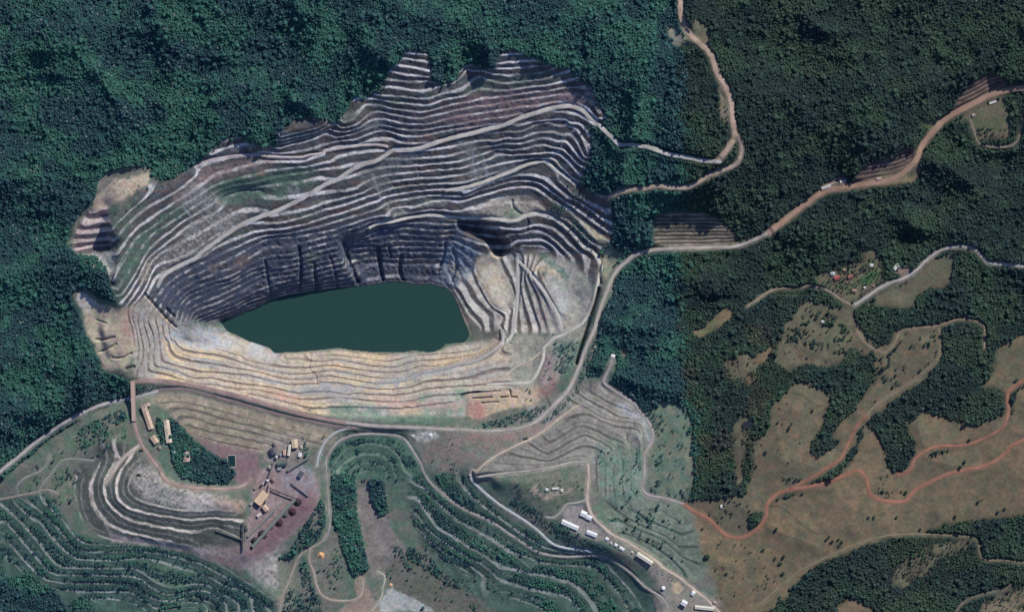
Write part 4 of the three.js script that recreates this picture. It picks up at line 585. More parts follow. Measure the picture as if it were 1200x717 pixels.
// platform with the site sheds
patch(P([598,560, 640,553, 686,550, 688,570, 684,584, 664,590, 650,602, 632,596, 606,576]), [0.100, 0.132, 0.093], { feather: 2, rgb2: [0.161, 0.161, 0.121] });
TINT(v([455,410, 500,390, 520,440, 600,450, 740,405, 740,430, 640,465, 560,485, 490,460]), [0.354, 0.277, 0.222], 0.95, { feather: 1, vary: 0.2 });
patch(P([658,596, 668,591, 684,590, 690,602, 704,618, 716,632, 700,634, 680,630, 662,618]), [0.241, 0.213, 0.201], { feather: 1 });
patch(P([700,622, 720,632, 745,648, 770,664, 800,684, 848,704, 852,725, 770,725, 766,700, 778,690, 760,668, 728,644, 704,632]), [0.217, 0.189, 0.161], { feather: 1, rgb2: [0.177, 0.177, 0.149], sc: 6 });
TINT(tile(690, 620, 160)([735,430, 800,470, 820,520, 790,570, 745,550, 730,480]), [0.402, 0.317, 0.213], 0.9, { feather: 1, vary: 0.2 });
patch(P([757,484, 775,470, 800,472, 812,490, 814,560, 806,588, 780,584, 762,576, 758,540]), [0.109, 0.161, 0.116], { feather: 3, rgb2: [0.161, 0.172, 0.121], clear: true });
TINT(u([560,340, 610,315, 660,330, 600,350, 480,420, 300,545, 200,580, 280,520, 420,420]), [0.229, 0.172, 0.164], 0.7, { feather: 1 });
TINT(u([860,280, 960,330, 1040,380, 1090,470, 1100,560, 1075,560, 1040,430, 960,390, 870,340]), [0.258, 0.261, 0.277], 0.75, { feather: 1 });
TINT(P([700,520, 720,515, 755,530, 757,580, 716,592, 702,575]), [0.115, 0.18, 0.135], 0.75, { sc: 7 });
TINT(P([392,520, 430,510, 478,512, 492,545, 486,570, 455,575, 440,560, 400,575]), [0.075, 0.145, 0.10], 0.5, { wall: true });
TINT(P([290,650, 306,626, 330,602, 346,583, 368,580, 366,600, 342,622, 320,642, 300,656]), [0.165, 0.10, 0.108], 0.8, { vary: 0.15 });
// dry pastures of the eastern hills
const PAST = [
  [P([930,365, 960,356, 1000,360, 1010,380, 1030,405, 1014,420, 1000,405, 985,425, 965,434, 945,425, 925,434, 905,425, 910,405, 925,385]), [0.110, 0.095, 0.062], DRYG], [P([1026,410, 1045,398, 1075,388, 1100,386, 1102,420, 1086,443, 1050,467, 1020,491, 1008,513, 990,537, 960,558, 935,570, 924,566, 950,545, 975,522, 992,500, 1006,470, 1024,450]), DRYG, DRY], [P([876,560, 930,550, 936,566, 905,582, 896,602, 880,600, 872,580]), DRYG, DRY], [P([803,588, 845,582, 872,578, 880,600, 882,622, 868,636, 840,624, 815,608]), [0.135, 0.09, 0.062], [0.105, 0.095, 0.062]], [P([845,420, 880,412, 890,430, 870,446, 850,440]), [0.10, 0.075, 0.052], DRYG],
  [pa([620,140, 680,80, 750,10, 900,-10, 1040,80, 1045,160, 1000,200, 960,330, 890,440, 950,520, 850,640, 720,720, 470,720, 490,560, 500,400, 600,330]), DRYG, DRY],
  [P([812,604, 835,616, 868,634, 898,612, 905,588, 930,578, 985,560, 1005,530, 1016,492, 1030,505, 1040,540, 1052,560, 1075,532, 1130,525, 1180,500, 1195,450, 1240,430, 1240,610, 1200,604, 1150,608, 1110,614, 1085,624, 1040,630, 1000,645, 960,660, 930,690, 905,717, 850,728, 838,680, 822,640]), DRY, [0.132, 0.106, 0.060]],
  [pas([510,400, 520,220, 600,120, 780,90, 800,180, 760,280, 640,370, 470,480, 320,640, 250,717, 300,610, 340,530, 470,430]), DRYG, DRY],
  [pas([1060,200, 1110,160, 1195,120, 1260,120, 1260,430, 1195,320, 1120,420, 1100,380, 1000,370, 1060,290]), [0.123, 0.115, 0.068], DRY],
  [pas([640,560, 700,480, 760,500, 850,520, 970,545, 1110,500, 1130,470, 1110,560, 1000,610, 800,650, 720,680, 680,717, 690,640]), DRY, [0.128, 0.115, 0.068]],
  [pas([240,110, 330,60, 420,90, 440,140, 350,160, 320,220, 270,270, 240,200]), [0.102, 0.119, 0.064], DRYG], [pas([90,60, 230,20, 250,230, 120,240, 60,170]), [0.098, 0.076, 0.051], DRYG], [pas([100,400, 130,350, 200,360, 250,400, 290,450, 150,470]), DRY, DRYG],
  [hm([170,440, 230,360, 330,340, 450,300, 600,270, 610,140, 700,110, 760,250, 780,300, 780,440, 640,560, 480,640, 430,580, 320,520, 200,480]), [0.102, 0.115, 0.060], [0.119, 0.098, 0.064]],
  [ht([500,660, 640,590, 700,550, 760,490, 900,460, 860,520, 860,610, 700,660, 680,720, 410,720]), [0.111, 0.098, 0.064], [0.102, 0.102, 0.064]],
  [ta([190,320, 270,320, 340,230, 420,160, 490,120, 470,260, 350,330, 240,390, 180,390]), [0.140, 0.149, 0.072], [0.162, 0.119, 0.072]], [ta([600,560, 740,400, 790,430, 720,540, 680,590]), [0.153, 0.111, 0.072], DRY], [ta([530,700, 570,640, 680,650, 690,720]), DRY, DRY], [ta([900,180, 1000,120, 1060,150, 1100,240, 1050,330, 1080,500, 1000,540, 900,520, 960,330]), [0.102, 0.089, 0.060], DRYG],
  [ne([250,500, 380,540, 520,530, 360,660, 330,600]), [0.102, 0.132, 0.060], [0.119, 0.119, 0.068]], [ne([480,560, 700,450, 1000,320, 1040,420, 1100,640, 1060,690, 900,700, 800,690, 760,600, 700,520, 600,560]), [0.132, 0.106, 0.072], [0.093, 0.102, 0.055]],
  [up([705,130, 760,115, 790,160, 830,230, 760,215, 715,175]), [0.255, 0.264, 0.200], [0.281, 0.238, 0.178]], [up([820,30, 870,100, 920,140, 930,240, 880,200, 830,120]), [0.162, 0.128, 0.085], [0.128, 0.128, 0.076]], [up([950,390, 1010,400, 1000,620, 960,520]), [0.204, 0.174, 0.123], [0.170, 0.145, 0.093]],
  [par([1000,690, 1050,650, 1150,610, 1260,600, 1260,760, 980,760]), [0.162, 0.128, 0.085], DRYG], [par([300,717, 340,670, 400,655, 480,690, 500,730, 290,730]), [0.145, 0.111, 0.068], DRY], [P([1030,200, 1065,206, 1078,190, 1078,210, 1060,216, 1030,220]), [0.178, 0.140, 0.085], DRYG], [P([705,288, 735,294, 728,308, 714,322, 706,330, 702,318]), [0.162, 0.187, 0.128], [0.255, 0.221, 0.162]],
  [par([560,560, 640,470, 740,400, 980,380, 940,420, 800,470, 720,560, 640,600]), [0.089, 0.078, 0.051], DRYG], [pa([340,300, 450,190, 520,240, 480,330, 440,460, 430,717, 370,717, 370,430]), [0.098, 0.085, 0.055], DRYG], [P([760,396, 768,388, 778,386, 780,390, 770,398, 762,402]), [0.281, 0.230, 0.200], [0.255, 0.212, 0.170]], [P([728,410, 736,407, 734,415, 728,422]), [0.255, 0.221, 0.196], [0.255, 0.212, 0.170]],
  [hm([870,350, 930,290, 1050,300, 1060,340, 1000,400, 900,380]), [0.255, 0.183, 0.145], [0.230, 0.170, 0.128]], [P([846,586, 862,578, 872,590, 874,606, 858,604, 848,600]), [0.145, 0.089, 0.064], [0.102, 0.093, 0.064]],
];
for (const [poly, c1, c2] of PAST) patch(poly, c1, { feather: 3, vary: 0.1, rgb2: c2, sc: 11, clear: true, warp: 1.6 });
TINT(hm([560,460, 600,410, 680,350, 740,345, 750,390, 640,470, 590,490]), [0.047, 0.098, 0.043], 1, { feather: 1, vary: 0 });
for (const [q2, c2] of [[pa([850,450, 950,520, 880,560, 820,500]), [0.140, 0.076, 0.060]], [pas([130,200, 200,190, 230,230, 150,240]), [0.119, 0.068, 0.051]], [pas([360,120, 430,110, 440,150, 380,140]), [0.170, 0.085, 0.060]], [pas([360,150, 470,190, 440,240, 380,270]), [0.085, 0.064, 0.047]], [pas([460,540, 580,620, 560,717, 500,640]), [0.136, 0.085, 0.055]], [ht([800,590, 840,590, 830,640, 790,640]), [0.145, 0.085, 0.064]], [ht([770,0, 820,0, 800,60, 730,100, 700,110, 720,60]), [0.136, 0.102, 0.068]], [pas([640,120, 740,110, 700,180, 640,200]), [0.106, 0.085, 0.060]]]) TINT(q2, c2, 0.7);
for (const q2 of PAST.slice(0, 12)) TINT(q2[0], [0.088, 0.086, 0.056], 0.28, { vary: 1.8, sc: 9 });
stroke(par([10,225, 60,230, 130,280, 200,340, 260,350]), 1, [0.043, 0.047, 0.030], 0.8); stroke(pa([770,60, 860,95, 930,140, 1030,160]), 1, [0.043, 0.043, 0.030], 0.8);
stroke(par([940,545, 1060,550, 1160,535]), 0.8, [0.145, 0.128, 0.085], 0.7); stroke(par([410,260, 460,200, 470,150]), 1.4, [0.072, 0.064, 0.047], 0.6);
for (const q2 of [[780,0, 785,90, 830,170, 900,240], [300,470, 330,560, 330,717]]) stroke(up(q2), 0.6, [0.306, 0.255, 0.204], 0.3);
for (const q2 of [[150,570, 300,590, 500,560], [160,600, 320,640, 480,640]]) stroke(y3(q2), 1, [0.102, 0.128, 0.093], 0.5);
VERGE();
// grain everywhere, then into an 8-bit texture
const pix = new Uint8Array(TW * TH * 4), enc = x => x <= 0.0031308 ? x * 12.92 : 1.055 * Math.pow(x, 1 / 2.4) - 0.055;
for (let jj = 0; jj < TH; jj++) for (let i = 0; i < TW; i++) {
  const px = TX0 + i / K, py = TY0 + jj / K, n = jj * TW + i, e2 = 1 + 0.20 * vn(px / 1.1, py / 1.1) + 0.16 * vn(px / 2.6 + 8, py / 2.6) + 0.10 * vn(px / 8, py / 8 + 4);
  const o2 = ((TH - 1 - jj) * TW + i) * 4;
  for (let c2 = 0; c2 < 3; c2++) pix[o2 + c2] = Math.round(255 * clamp(enc(Math.max(0, COL[n * 3 + c2] * e2 * (1 + 0.05 * vn(px / 5 + c2 * 31, py / 5))))));
  pix[o2 + 3] = 255;
}
const groundMap = new THREE.DataTexture(pix, TW, TH); groundMap.colorSpace = THREE.SRGBColorSpace; groundMap.magFilter = THREE.LinearFilter; groundMap.minFilter = THREE.LinearMipmapLinearFilter; groundMap.generateMipmaps = true; groundMap.needsUpdate = true;
const MAT = {};
MAT.ground = new THREE.MeshStandardMaterial({ map: groundMap, roughness: 1, name: 'ground' });
MAT.beyond = new THREE.MeshStandardMaterial({ color: new THREE.Color().setRGB(0.022, 0.045, 0.036), roughness: 1, name: 'forest_floor' });
const mat = (rgb, rough = 0.9, metal = 0) => { const key = rgb.join() + rough + metal; return MAT[key] ??= new THREE.MeshStandardMaterial({ color: new THREE.Color().setRGB(...rgb), roughness: rough, metalness: metal }); };

// ---------------------------------------------------------------- the land as meshes: hills, and every bench of every terrace
console.log('land');
const names = {};
const numbered = name => { const n = names[name] = (names[name] ?? -1) + 1; return n ? name + '_' + String(n).padStart(3, '0') : name; };
const grid = (segs) => { const out = []; for (const [a2, b2, st] of segs) for (let x = a2; x < b2 - 1e-6; x += st) out.push(x); out.push(segs[segs.length - 1][1]); return out; };
const gx = grid([[X0 + 1, -20, 8], [-20, 80, 2], [80, 812, 1], [812, 1220, 2], [1220, X1 - 2, 8]]), gy = grid([[Y0 + 1, -12, 8], [-12, 60, 2], [60, 729, 1], [729, Y1 - 2, 8]]);
const NX = gx.length, NY = gy.length, VP = new Float32Array(NX * NY * 3), VN = new Float32Array(NX * NY * 3), VU = new Float32Array(NX * NY * 2);
for (let jj = 0; jj < NY; jj++) for (let i = 0; i < NX; i++) {
  const n = jj * NX + i, x = gx[i], y = gy[jj], wx2 = (x - CX) * S, wz2 = (y - CY) * S;
  VP[n * 3] = wx2; VP[n * 3 + 1] = hAt(x, y); VP[n * 3 + 2] = wz2;
  const st = 0.6, ddx = (hAt(x + st, y) - hAt(x - st, y)) / (2 * st * S), ddz = (hAt(x, y + st) - hAt(x, y - st)) / (2 * st * S), il = 1 / Math.hypot(ddx, 1, ddz);
  VN[n * 3] = -ddx * il; VN[n * 3 + 1] = il; VN[n * 3 + 2] = -ddz * il;
  VU[n * 2] = (x - TX0) / (TX1 - TX0); VU[n * 2 + 1] = 1 - (y - TY0) / (TY1 - TY0);
}
const groups = new Map();
for (let jj = 0; jj < NY - 1; jj++) for (let i = 0; i < NX - 1; i++) {
  const x = (gx[i] + gx[i + 1]) / 2, y = (gy[jj] + gy[jj + 1]) / 2; let key = x < TX0 || x > TX1 || y < TY0 || y > TY1 ? 'beyond' : 'hills';
  if (key === 'hills') for (const R of REGIONS) if (R.mask.at(x, y) > 0.5) { key = R.key + '|' + Math.round(R.phi.at(x, y)); break; }
  let L = groups.get(key); if (!L) groups.set(key, L = []);
  const n = jj * NX + i; L.push(n, n + NX, n + 1, n + 1, n + NX, n + NX + 1);
}
function landMesh(idx, name, material, parent, uv = true) {
  const map = new Map(), order = [], index = new Uint32Array(idx.length);
  for (let n = 0; n < idx.length; n++) { let q2 = map.get(idx[n]); if (q2 === undefined) { q2 = order.length; map.set(idx[n], q2); order.push(idx[n]); } index[n] = q2; }
  const po = new Float32Array(order.length * 3), no = new Float32Array(order.length * 3), u2 = new Float32Array(order.length * 2);
  order.forEach((n, q2) => { for (let c2 = 0; c2 < 3; c2++) { po[q2 * 3 + c2] = VP[n * 3 + c2]; no[q2 * 3 + c2] = VN[n * 3 + c2]; } u2[q2 * 2] = VU[n * 2]; u2[q2 * 2 + 1] = VU[n * 2 + 1]; });
  const geo = new THREE.BufferGeometry(); geo.setAttribute('position', new THREE.BufferAttribute(po, 3)); geo.setAttribute('normal', new THREE.BufferAttribute(no, 3)); if (uv) geo.setAttribute('uv', new THREE.BufferAttribute(u2, 2)); geo.setIndex(new THREE.BufferAttribute(index, 1));
  const me = new THREE.Mesh(geo, material); me.name = name; me.castShadow = me.receiveShadow = true; parent.add(me); return me;
}
landMesh(groups.get('hills'), 'hills', MAT.ground, scene).userData.kind = 'structure';
landMesh(groups.get('beyond'), 'surrounding_terrain', MAT.beyond, scene, false).userData.kind = 'structure';
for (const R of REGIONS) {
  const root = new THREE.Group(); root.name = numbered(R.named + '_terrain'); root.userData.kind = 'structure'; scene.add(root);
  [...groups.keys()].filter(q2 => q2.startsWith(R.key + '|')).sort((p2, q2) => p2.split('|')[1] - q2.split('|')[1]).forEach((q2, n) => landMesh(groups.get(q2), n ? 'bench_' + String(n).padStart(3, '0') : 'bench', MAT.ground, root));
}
{ // lake
  const sh = new THREE.Shape(LAKE.map(([x, y]) => new THREE.Vector2((x - CX) * S * 1.02 + 0.02 * 500, -(y - CY) * S)));
  const big = []; const cen = [405, 372]; for (const [x, y] of LAKE) big.push(new THREE.Vector2((cen[0] + (x - cen[0]) * 1.02 - CX) * S, -(cen[1] + (y - cen[1]) * 1.06 - CY) * S));
  const geo = new THREE.ShapeGeometry(new THREE.Shape(big)); geo.rotateX(-Math.PI / 2);
  const lake = new THREE.Mesh(geo, new THREE.MeshPhysicalMaterial({ color: new THREE.Color().setRGB(0.018, 0.049, 0.040), roughness: 0.12, ior: 1.33, name: 'lake_water' }));
  lake.position.y = LAKE_LEVEL; lake.name = 'pit_lake_water'; lake.userData = { kind: 'structure' }; lake.receiveShadow = true; scene.add(lake);
}
// roads: ribbons on the graded ground
for (const R of ROADS) {
  const [name, wd, rgb] = R, sp = R.sp, n = sp.length, C = 6, po = [], co = [], ix = [];
  const hz = rgb[0] * 77 + n * 0.13;
  for (let q2 = 0; q2 < n; q2++) {
    const a2 = sp[Math.max(0, q2 - 2)], b2 = sp[Math.min(n - 1, q2 + 2)], ln = Math.hypot(b2[0] - a2[0], b2[1] - a2[1]) || 1, nx = -(b2[1] - a2[1]) / ln, ny = (b2[0] - a2[0]) / ln;
    for (let c2 = 0; c2 <= C; c2++) {
      const t2 = c2 / C * 2 - 1, edge = wd / 2 * (1 + 0.20 * vn(q2 / 9 + c2 * (c2 > 3 ? 9 : 0), hz) + 0.12 * vn(q2 / 3, hz + 7 + (c2 > 3 ? 5 : 0))), x = sp[q2][0] + nx * t2 * edge, y = sp[q2][1] + ny * t2 * edge;
      po.push((x - CX) * S, hAt(x, y) + (Math.abs(t2) > 0.99 ? 0.05 : 0.55), (y - CY) * S);
      const rut = Math.abs(Math.abs(t2) - 0.4) < 0.2 ? 1.12 : 0.95, g2 = rut * (1 + 0.22 * vn(q2 / 14, hz + 3) + 0.16 * vn(q2 / 3 + c2 * 7, hz));
      co.push(rgb[0] * g2, rgb[1] * g2, rgb[2] * g2 * (1 + 0.05 * vn(q2 / 20, hz)));
    }
  }
  for (let q2 = 0; q2 < n - 1; q2++) for (let c2 = 0; c2 < C; c2++) { const m2 = q2 * (C + 1) + c2; ix.push(m2, m2 + 1, m2 + C + 1, m2 + 1, m2 + C + 2, m2 + C + 1); }
  const geo = new THREE.BufferGeometry(); geo.setAttribute('position', new THREE.Float32BufferAttribute(po, 3)); geo.setAttribute('color', new THREE.Float32BufferAttribute(co, 3)); geo.setIndex(ix); geo.computeVertexNormals();
  if (geo.attributes.normal.getY(10) < 0) { const ind = geo.index.array; for (let q2 = 0; q2 < ind.length; q2 += 3) { const tmp = ind[q2]; ind[q2] = ind[q2 + 1]; ind[q2 + 1] = tmp; } geo.computeVertexNormals(); }
  const me = new THREE.Mesh(geo, MAT.road ??= new THREE.MeshStandardMaterial({ vertexColors: true, roughness: 1, name: 'road_dirt' }));
  me.name = numbered(name); me.userData.kind = 'structure'; me.receiveShadow = me.castShadow = true; scene.add(me);
}
// ---------------------------------------------------------------- forest
console.log('forest');
const isClear = (x, y) => { const ragged = 0.5 + 0.6 * fbm(x / 14, y / 14 + 20, 4) + 0.22 * vn(x / 2.2, y / 2.2); for (const C of clears) { const c2 = C.at(x, y); if (c2 > 0.02 && c2 > (C === clears[0] ? 0.4 + 0.3 * (ragged - 0.5) : ragged)) return true; } for (const R of REGIONS) if (R.mask.at(x, y) > 0.3) return true; return false; };
const WOODS = [ // [outline, density, crown size]
  [P([196,488, 206,494, 226,514, 246,530, 266,541, 276,556, 268,567, 230,563, 210,558, 203,540, 199,520]), 1, 0.9], [P([183,486, 189,495, 193,515, 190,522, 184,500]), 1, 0.8], [P([388,556, 416,556, 418,600, 426,640, 432,668, 414,676, 402,645, 390,610]), 1, 0.9], [P([340,645, 365,602, 378,582, 382,612, 374,630, 352,650, 324,656]), 0.85, 0.8],
  [P([432,560, 450,565, 455,600, 445,606, 436,592]), 1, 0.9], [P([600,492, 650,470, 668,446, 676,426, 690,428, 681,455, 655,484, 622,502]), 0.55, 0.6], [P([560,497, 600,486, 640,474, 655,470, 640,482, 610,494, 580,502, 552,502]), 0.75, 0.6], [P([684,400, 698,394, 706,405, 704,436, 690,440, 682,430]), 0.6, 0.7], [P([650,404, 676,400, 672,425, 660,440, 648,425]), 0.45, 0.6], [P([90,502, 140,480, 150,486, 122,514, 96,526]), 0.8, 0.8],
  [P([-50,690, 30,672, 62,690, 88,728, -50,728]), 1, 0.9], [P([-50,595, 20,585, 52,592, 84,625, 110,660, 70,690, 20,690, -50,680]), 0.55, 0.75], [P([160,448, 185,449, 178,455, 160,460]), 0.9, 0.6], [P([90,455, 150,450, 150,464, 120,471, 92,474]), 1, 0.9], [P([330,690, 372,690, 380,725, 330,725]), 0.5, 0.8], [P([352,660, 364,655, 370,690, 356,690]), 0.8, 0.7], [P([478,640, 500,650, 520,668, 545,690, 530,688, 500,666, 478,655]), 0.75, 0.8], [P([735,560, 800,560, 806,590, 770,584, 740,575]), 0.25, 0.6],
  [P([605,578, 640,602, 690,632, 735,660, 728,664, 680,642, 630,612, 600,588]), 0.6, 0.6], [P([176,205, 196,198, 222,192, 226,200, 200,212, 182,216]), 1, 0.8], [P([355,510, 362,525, 360,535, 352,530]), 0.7, 0.6], [P([455,640, 470,640, 482,668, 470,660]), 0.5, 0.7], [P([770,668, 800,682, 812,690, 780,676]), 0.3, 0.6], [P([480,700, 470,690, 440,668, 446,660]), 0, 1],
  [P([880,360, 940,352, 985,372, 1000,395, 980,425, 940,420, 900,410, 870,390]), 0.2, 0.9], [P([870,440, 905,420, 930,440, 900,470, 880,468]), 0.4, 0.7], [P([1000,380, 1050,375, 1095,380, 1100,420, 1060,450, 1010,440]), 0.12, 0.9], [P([1040,630, 1140,625, 1150,660, 1080,690, 1040,670]), 0.4, 0.7], [P([1160,690, 1210,680, 1210,720, 1150,720]), 0.3, 0.6], [P([965,312, 1035,300, 1045,330, 1010,350, 965,335]), 0.3, 0.7], [P([830,630, 900,640, 920,690, 860,700]), 0.06, 0.7], [P([870,500, 884,500, 884,560, 872,562]), 0.35, 0.7], [P([1120,150, 1195,150, 1195,168, 1140,170]), 0.5, 0.7], [P([1000,560, 1040,550, 1050,585, 1020,582]), 0.2, 0.6],
  [P([20,585, 30,555, 70,520, 110,495, 150,475, 158,500, 130,530, 100,560, 85,590, 60,590]), 0.10, 0.7], [P([446,668, 478,650, 530,684, 590,725, 500,725, 470,696]), 0.05, 0.7], [P([598,560, 686,550, 684,584, 650,602, 606,576]), 0.07, 0.6], [P([388,505, 480,508, 495,560, 440,560, 400,570]), 0.14, 0.7], [P([362,650, 400,640, 404,690, 372,690]), 0.12, 0.7], [P([640,390, 690,395, 680,430, 640,470, 610,470]), 0.06, 0.6], [P([700,520, 757,530, 800,600, 800,660, 720,620]), 0.05, 0.8], [P([757,480, 812,475, 812,590, 760,578]), 0.10, 0.8], [P([480,505, 560,507, 556,552, 500,548]), 0.03, 0.6],
  [P([660,205, 678,214, 690,226, 684,236, 670,228]), 0.9, 0.7], [P([645,236, 668,250, 690,276, 700,290, 690,286, 664,262]), 0.35, 0.5],
].map(([poly, dens, size]) => ({ m: fillMask(poly, 1), dens, size }));
const RIM = fillMask(COMPLEX, 5);                  // scrub creeps in over the edge of the diggings
function density(x, y) {
  const rim = x < 760 && y < 300 ? RIM.at(x, y) : 0;
  if (rim > 0.35 && rim < 0.93 && isClear(x, y)) return [clamp(0.12 + 2.6 * fbm(x / 8 + 90, y / 8, 3)) * (0.93 - rim) * 1.5, 0.65];
  let dn = 0, size = 1;
  if (!isClear(x, y)) dn = 1;
  for (const W of WOODS) { const m2 = W.m.at(x, y); if (m2 > 0.4) { dn = Math.max(dn, W.dens * (W.dens < 0.3 ? clamp(0.15 + 5 * fbm(x / 9, y / 9, 3), 0, 2.5) : W.dens < 1 ? clamp(0.9 + 1.6 * fbm(x / 10, y / 10, 3)) : 1)); size = W.size; } }
  if (dn < 0.9) for (const R of REGIONS) if ((R.key === 'hill' || R.key === 'left' || R.key === 'bowl') && R.mask.at(x, y) > 0.5) {
    const ph = R.phi.at(x, y), f2 = Math.abs(ph - Math.round(ph)); if (f2 < 0.19) return [0, 1];
    const mass = R.key === 'hill' ? clamp(fbm(x / 24 + 2, y / 24, 3) * 3 + 0.55) : R.key === 'left' ? clamp(fbm(x / 22 + 6, y / 12, 3) * 2.4 + 0.55) : clamp(fbm(x / 12, y / 12, 3) * 2 + 0.05);
    return [Math.min(1, mass * 1.05 + 0.1), 0.6];
  }
  return [dn, size];
}
function crownGeo(sd, squash) {
  const g2 = new THREE.IcosahedronGeometry(1, 1), pp = g2.attributes.position, v2 = new THREE.Vector3();
  for (let n = 0; n < pp.count; n++) { v2.fromBufferAttribute(pp, n); const a2 = 1 + 0.38 * vn(v2.x * 1.9 + sd, v2.y * 1.9 + v2.z * 2.3) + 0.25 * vn(v2.z * 4.1 + sd, v2.x * 4.3 + v2.y * 3.9); v2.multiplyScalar(a2); v2.y *= squash; pp.setXYZ(n, v2.x, v2.y, v2.z); }
  g2.deleteAttribute('uv'); g2.computeVertexNormals(); return g2;
}
const crowns = [crownGeo(1.3, 0.85), crownGeo(7.7, 0.7), crownGeo(15.1, 1.05)];
const leafMat = new THREE.MeshStandardMaterial({ color: 0xffffff, roughness: 1, name: 'leaves' });
const lists = crowns.map(() => []);
const SPT = 1.72;
for (let y = -70; y < 790; y += SPT) for (let x = -110; x < 1310; x += SPT) {
  const px = x + rr(-0.8, 0.8), py = y + rr(-0.8, 0.8), [dn, size] = density(px, py);
  if (rnd() > dn) continue;
  const rn = roadNear[(Math.round(py) - Y0) * GW + Math.round(px) - X0];
  if (rn < 3) continue;
  const e2 = HAZE_EDGE.at(px, py), big = fbm(px / 34 + 11, py / 34, 3), stand = fbm(px / 9, py / 9 + 70, 3), one = rnd();
  if (rnd() < 0.03 - stand * 0.06) continue;       // gaps
  let rad = rr(1.9, 3.5) * size * (1 + 0.35 * stand); if (one > 0.95) rad *= rr(1.4, 2.1);
  let cr, cg, cb;
  if (e2 < rnd()) { cr = 0.0165; cg = 0.060; cb = 0.050; const t2 = clamp(0.4 + big * 2.6 + stand * 0.9); cr = lerp(0.018, 0.030, t2); cg = lerp(0.060, 0.105, t2); cb = lerp(0.067, 0.078, t2); if (size < 0.8) { cr *= 1.3; cg *= 1.3; cb *= 1.2; } if (one < 0.022) { cr = 0.13; cg = 0.16; cb = 0.155; } else if (one < 0.05) { cr *= 2; cg *= 1.5; cb *= 1.5; } }  // bluish leaf tones include the painted western haze
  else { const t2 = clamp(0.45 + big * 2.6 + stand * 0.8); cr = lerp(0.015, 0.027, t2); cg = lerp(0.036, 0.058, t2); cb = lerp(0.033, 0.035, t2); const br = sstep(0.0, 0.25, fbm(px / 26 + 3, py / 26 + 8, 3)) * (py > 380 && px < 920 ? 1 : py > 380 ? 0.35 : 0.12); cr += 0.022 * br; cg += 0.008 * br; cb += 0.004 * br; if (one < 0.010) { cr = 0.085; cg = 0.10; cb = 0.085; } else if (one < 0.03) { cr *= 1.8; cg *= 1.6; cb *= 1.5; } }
  const jit = rr(0.78, 1.24);
  lists[(rnd() * 3) | 0].push([px, py, rad, cr * jit, cg * jit, cb * jit]);
}
const m4 = new THREE.Matrix4(), qt = new THREE.Quaternion(), yAx = new THREE.Vector3(0, 1, 0), cc = new THREE.Color();
lists.forEach((L, n) => {
  const im = new THREE.InstancedMesh(crowns[n], leafMat, L.length); im.name = numbered('forest'); im.castShadow = im.receiveShadow = true;
  L.forEach(([x, y, rad, cr, cg, cb], q2) => { qt.setFromAxisAngle(yAx, rnd() * 6.283); m4.compose(W3(x, y, rad * rr(0.9, 1.5) + 2), qt, new THREE.Vector3(rad, rad * rr(0.9, 1.3), rad)); im.setMatrixAt(q2, m4); im.setColorAt(q2, cc.setRGB(cr, cg, cb)); });
  im.userData = { kind: 'stuff', label: 'dense evergreen forest covering the hills around the open pit', category: 'forest' };
  scene.add(im);
});
console.log('crowns', lists.map(L => L.length).join(' '));
// ---------------------------------------------------------------- things
console.log('things');
const box = (w2, h2, d2, x = 0, y = 0, z = 0) => new THREE.BoxGeometry(w2, h2, d2).translate(x, y, z);
function part(name, geo, material, parent) { const me = new THREE.Mesh(geo, material); me.name = name; me.castShadow = me.receiveShadow = true; parent.add(me); return me; }
function thing(name, label, category, x, y, ang = 0, group, lift = 0) {
  const o2 = new THREE.Group(); o2.name = numbered(name); o2.position.copy(W3(x, y, lift)); o2.rotation.y = -ang * Math.PI / 180;
  o2.userData = { label, category }; if (group) o2.userData.group = group; scene.add(o2); return o2;
}
const lowest = (x, y, rad) => { let z = 1e9; for (let n = 0; n < 12; n++) z = Math.min(z, hAt(x + Math.cos(n / 12 * 6.283) * rad, y + Math.sin(n / 12 * 6.283) * rad)); return z - hAt(x, y); };
const WHITE = [0.62, 0.62, 0.60], CREAM = [0.58, 0.53, 0.43], TAN = [0.52, 0.37, 0.25], PINK = [0.46, 0.31, 0.255], GREYW = [0.42, 0.42, 0.42], DARKM = [0.06, 0.065, 0.07], CONC = [0.40, 0.39, 0.37];
